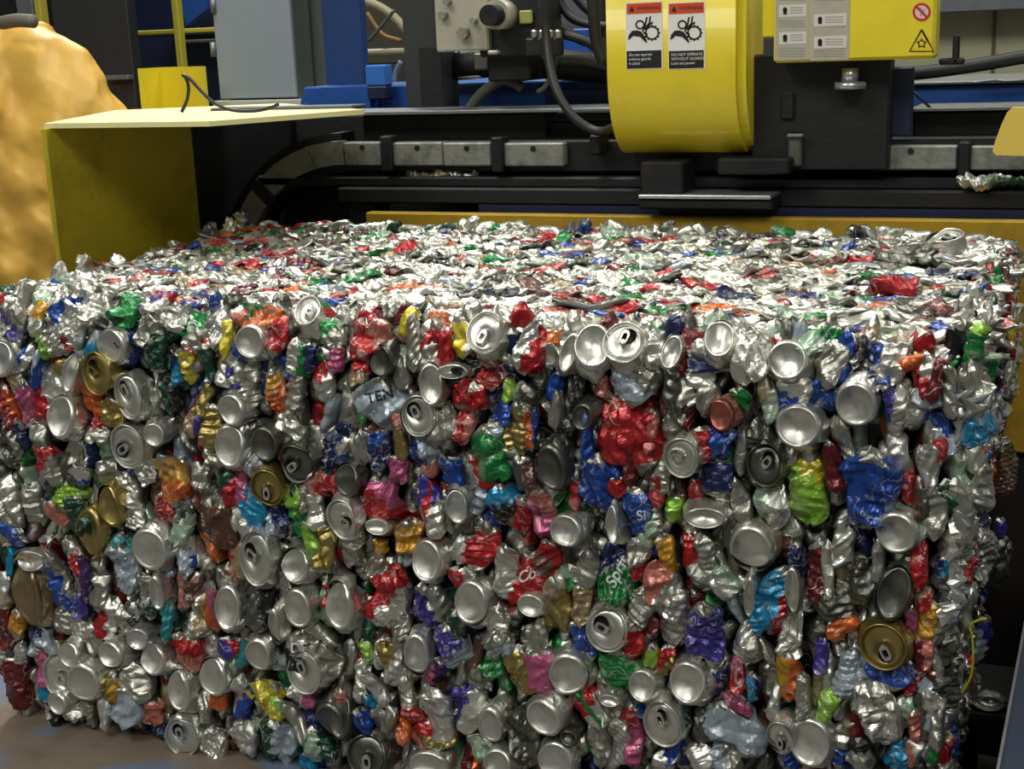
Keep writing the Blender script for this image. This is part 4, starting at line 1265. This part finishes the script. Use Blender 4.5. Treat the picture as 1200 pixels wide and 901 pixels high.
def label_for(e):
    near = sorted((l for l in LMK if l is not e), key=lambda l: math.hypot(l['x']-e['x'], (l['y']-e['y'])))[:9]
    where = []
    for a in range(len(near)):
        A = near[a]; da = math.hypot(A['x']-e['x'], A['y']-e['y'])
        dy = e['y']-A['y']; dx = e['x']-A['x']
        if abs(dy) > 1.2*abs(dx): where.append((da*.75, ('below ' if dy > 0 else 'above ')+A['ph']))
        for b in range(a+1, len(near)):
            Bb = near[b]; db = math.hypot(Bb['x']-e['x'], Bb['y']-e['y']); ab = math.hypot(A['x']-Bb['x'], A['y']-Bb['y'])
            where.append(((da+db)*.5+2.5*(da+db-ab), 'between '+A['ph']+' and '+Bb['ph']))
    where.sort()
    if e['ph']:
        for w in ['']+[w for _, w in where]:
            s = (e['ph']+(', '+w if w else ', '+where[0][1])).strip()
            if len(s.split()) <= 16 and s not in USED: USED.add(s); return s
    for d in (describe(e), describe(dict(e, cols=e['cols'][:1]))):
        for _, w in where:
            s = d+' '+w
            if len(s.split()) <= 16 and s not in USED: USED.add(s); return s
    return d
def place(e, rng):
    x, y = e['x'], e['y']
    if e['plane'] == 'f': p, nr = on_front(x, y, 0.0)
    elif e['plane'] == 't': p = hit(x, y, 2, BT); nr = np.array([0, -.25, 1.0])
    else: p = hit(x, y, 0, (.046 if 440 < y < 620 else .034) if y < 640 else .02); nr = np.array([.78, -.62, 0])
    if e['plane'] == 'r' and p[1] > BD-.05:
        p = Y(x, y, BD-.05); p[0] = min(p[0], .04)
    if e['plane'] == 'r' and p[1] < .02: p = Y(x, y, .02)
    k = pxm(p)
    if e['plane'] == 't': w, h = e['w']/k, e['h']/k*2.2
    elif e['plane'] == 'r': w, h = min(e['w']/k, .085), e['h']/k
    else: w, h = e['w']/k*1.05, e['h']/k*1.03
    
    f = 1.14 if e['kind'] in 'BL' else 1.12
    return p, nr, w*f, h*f
N_IND = 0
for e in ENTRIES:
    rng = np.random.default_rng(1000+e['i']); p, nr, w, h = place(e, rng); k = e['kind']; ind = e['i'] in TOP300
    tilt = .16 if k in 'BL' else .26
    nr = nr+np.array([rng.uniform(-tilt, tilt), 0, rng.uniform(-tilt, tilt*1.1)]) if e['plane'] == 'f' else nr+rng.uniform(-.12, .12, 3)
    R = frame_of(nr, e['rot']+rng.uniform(-.08, .08))
    big = w*h > .0022
    if k in 'WE':
        dep = min(.045, max(.02, .55*min(w, h))) if k == 'W' else .04
        out = rng.uniform(-.002, .010)
        V, F, C = pillow(rng, w, h, dep, e['cols'], fine=4, nu=64 if big else 44, nv=48 if big else 32, amp=.0060 if big else .0048, ncr=5, lmin=.028, lmax=.085)
        pos = p+(-nr/np.linalg.norm(nr))*(dep*.32-out)
        M = [mats_of(c) for c in C]
        if ind:
            o = link('crushed_can', rel_mesh('can', [(push(V, R, 0), F, C, M)]), loc=pos)
        else: STUFF.add(push(V, R, pos), F, C, M)
    else:
        sk, end, tab = can_end(rng, w, h, k == 'L', e['cols'])
        out = rng.uniform(.016, .025); pos = p+nr/np.linalg.norm(nr)*out
        Msk = [mats_of(c) for c in sk[2]]
        if ind:
            o = link('crushed_can', rel_mesh('can', [(push(sk[0], R, 0), sk[1], sk[2], Msk)]), loc=pos)
            q = link('can_lid' if k == 'L' else 'can_base', rel_mesh('end', [(push(end[0], R, 0), *end[1:])]), o)
            if tab is not None: link('pull_tab', rel_mesh('tab', [(push(tab[0], R, 0), tab[1], tab[2], 0)]), q)
        else:
            STUFF.add(push(sk[0], R, pos), sk[1], sk[2], Msk); STUFF.add(push(end[0], R, pos), *end[1:])
            if tab is not None: STUFF.add(push(tab[0], R, pos), tab[1], tab[2], 0)
    if ind:
        tag(o, label_for(e), 'crushed can', 'crushed cans packed in the bale'); e['obj'] = o; e['R'] = R; N_IND += 1

# the rest of the cans: too many to tell apart
MIX = list('ssssssssssddddddwwwwwwwaaiT')+list('rrkbnneEoxTmKi')
def filler(rng, p, nr, rot, w, h, dep, cols, nu=18, nv=12, amp=.0045, n=5, lmin=.014, lmax=.045):
    R = frame_of(nr, rot); V, F, C = pillow(rng, w, h, dep, cols, nu=nu, nv=nv, amp=amp, ncr=n, lmin=lmin, lmax=lmax)
    STUFF.add(push(V, R, p), F, C, [mats_of(c) for c in C])
def pick(rng, pm=.0):
    c = [MIX[rng.integers(len(MIX))] if rng.random() > pm else rng.choice(list('swwd'))]
    if rng.random() < .35: c.append(rng.choice(list('swrbewk')))
    return c
rng = np.random.default_rng(7)
CP = np.array([[e['x'], e['y']] for e in ENTRIES if e['plane'] == 'f'])
# front face, tucked a little deeper than the catalogued ones
nx, nz = int(BW/.033), int((BT-BB)/.040)
for i in range(nx+1):
    for j in range(nz+1):
        x = -BW+(i+rng.uniform(-.4, .4))*BW/nx; z = BB+(j+rng.uniform(-.4, .4))*(BT-BB)/nz
        z = min(max(z, BB+.03), BT-.02)
        t = z-(BT-RB); yy = RB-math.sqrt(max(RB*RB-min(max(t, 0), RB*.93)**2, 0)) if t > 0 else 0
        filler(rng, np.array([x, yy+rng.uniform(.022, .044), z]), (rng.uniform(-.35, .35), -1, rng.uniform(-.3, .3)), rng.normal(0, .35), rng.uniform(.016, .036), rng.uniform(.045, .085), .036, pick(rng, .12), nu=24, nv=18, amp=.0042, lmin=.016, lmax=.06)
# top: sheets pressed flat, shingled
nx, ny = int(BW/.036), int(BD/.027)
for i in range(nx+1):
    for j in range(ny+1):
        x = -BW+(i+rng.uniform(-.5, .5))*BW/nx; y = .02+(j+rng.uniform(-.5, .5))*(BD-.02)/ny
        c = pick(rng, .45); q_ = max(0, RB-y+.01)/RB; ex = max(0, .03-min(-x, x+BW))
        drop = RB-math.sqrt(max(RB*RB-(min(q_, .97)*RB)**2, 0))+ex*.5
        filler(rng, np.array([x, y, BT-.012-drop+rng.uniform(-.006, .006)+.010*math.sin(x*9+y*5)*math.sin(y*11)]), (rng.normal(0, .10), rng.normal(-.03, .16)-1.3*q_, 1), PI/2+rng.normal(0, .38), rng.uniform(.022, .045), rng.uniform(.06, .11), .012, c, nu=24, nv=18, amp=.0030, n=7, lmin=.012, lmax=.05)
# right and left faces: pressed edge-on against the chamber walls
for sx, cnt in ((1, 620), (-1, 330)):
    for _ in range(cnt):
        y = rng.uniform(.01, BD); z = rng.uniform(BB+.05, BT-.02); bul = .012*math.sin(y*4)*math.sin(z*5)+(.036*min(max((z-.62)/.3, 0), 1)*math.sin(min((BT-z)/.08, 1)*PI/2) if sx > 0 else 0)
        x = (0 if sx > 0 else -BW)+sx*(-.012+bul+rng.uniform(-.006, .008))
        filler(rng, np.array([x, y, z]), (sx, rng.normal(0, .25), rng.normal(0, .12)), rng.normal(0, .16), rng.uniform(.022, .05), rng.uniform(.05, .11), .024, pick(rng, .55), nu=18, nv=16, amp=.0045, n=7, lmin=.008, lmax=.03)
# back face and corner rims
for _ in range(150):
    x = rng.uniform(-BW, 0); filler(rng, np.array([x, BD-.005, BT-.02+rng.uniform(-.02, .02)]), (0, 1, .3), PI/2+rng.normal(0, .4), .03, .07, .03, pick(rng, .4))
# black box as the bale's core, painting the shade deep between cans
cv = []; cf = []
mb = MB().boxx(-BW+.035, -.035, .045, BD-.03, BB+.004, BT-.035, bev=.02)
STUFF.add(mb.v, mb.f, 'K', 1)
st = link('crushed_cans', STUFF.mesh('crushed_cans'))
tag(st, 'countless further crushed drink cans pressed flat across the bale top, sides and gaps', 'crushed cans', None, 'stuff')
print('CANS individual', N_IND, 'stuff verts', len(STUFF.v))

# lettering on a few cans, laid on their folded walls
def lettering(e_ph, text, size, hexc, rot=0.0, dx=0, dy=0, shear=0.0, name='lettering'):
    e = next((q for q in ENTRIES if q['ph'] == e_ph and 'obj' in q), None)
    if e is None: print('no can for', e_ph); return
    cu = bpy.data.curves.new('t', 'FONT'); cu.body = text; cu.size = size; cu.align_x = 'CENTER'; cu.align_y = 'CENTER'; cu.shear = shear; cu.offset = size*.02
    to = bpy.data.objects.new('t', cu); COL.objects.link(to)
    me = bpy.data.meshes.new_from_object(to.evaluated_get(bpy.context.evaluated_depsgraph_get()))
    bpy.data.objects.remove(to)
    import bmesh
    bm = bmesh.new(); bm.from_mesh(me); bmesh.ops.triangulate(bm, faces=bm.faces)
    for _ in range(2): bmesh.ops.subdivide_edges(bm, edges=[g for g in bm.edges if g.calc_length() > size*.12], cuts=1, use_grid_fill=False); bmesh.ops.triangulate(bm, faces=bm.faces)
    bm.to_mesh(me); bm.free()
    o = e['obj']; V = np.array([v.co for v in me.vertices]); ca, sa = math.cos(rot), math.sin(rot)
    base = np.array(o.location); k = pxm(base)
    tree = BVHTree.FromPolygons([v.co for v in o.data.vertices], [p.vertices for p in o.data.polygons])
    d = ray(e['x']+dx, e['y']+dy); nrm = -d
    ux = CR; uz = CU
    c0 = base+CR*dx/k-CU*dy/k; P = []
    for v in V:
        a = v[0]*ca-v[1]*sa; b = v[0]*sa+v[1]*ca
        q = c0+ux*a+uz*b; h = tree.ray_cast(Vector(q-base+nrm*.08), Vector(-nrm), .2)
        P.append((np.array(h[0])+nrm*.0009) if h[0] is not None else (q-base+nrm*.012))
    for v, p in zip(me.vertices, P): v.co = p
    me.materials.clear(); me.materials.append(mat('ink_'+hexc.strip('#'), hexc, .45)); me.update()
    link(name, me, o)
lettering('pale can with block letters', 'TEN', .022, '#202226', .25, -4, -8)
lettering('red can with white script', 'Coca', .022, '#e8dcd6', .35, 0, -4, .35)
lettering('green and navy can', 'Sprit', .024, '#dfe6e2', 1.1, 0, 0, .25)
lettering('blue can with white letter', 'Si', .020, '#c9d2e6', .1, 2, 4)
lettering('silver can with dark letters', 'EE', .020, '#22242a', .75, 0, 0)
lettering('black can with white letters', 'DE', .022, '#d9d9d4', 0, 0, -4)
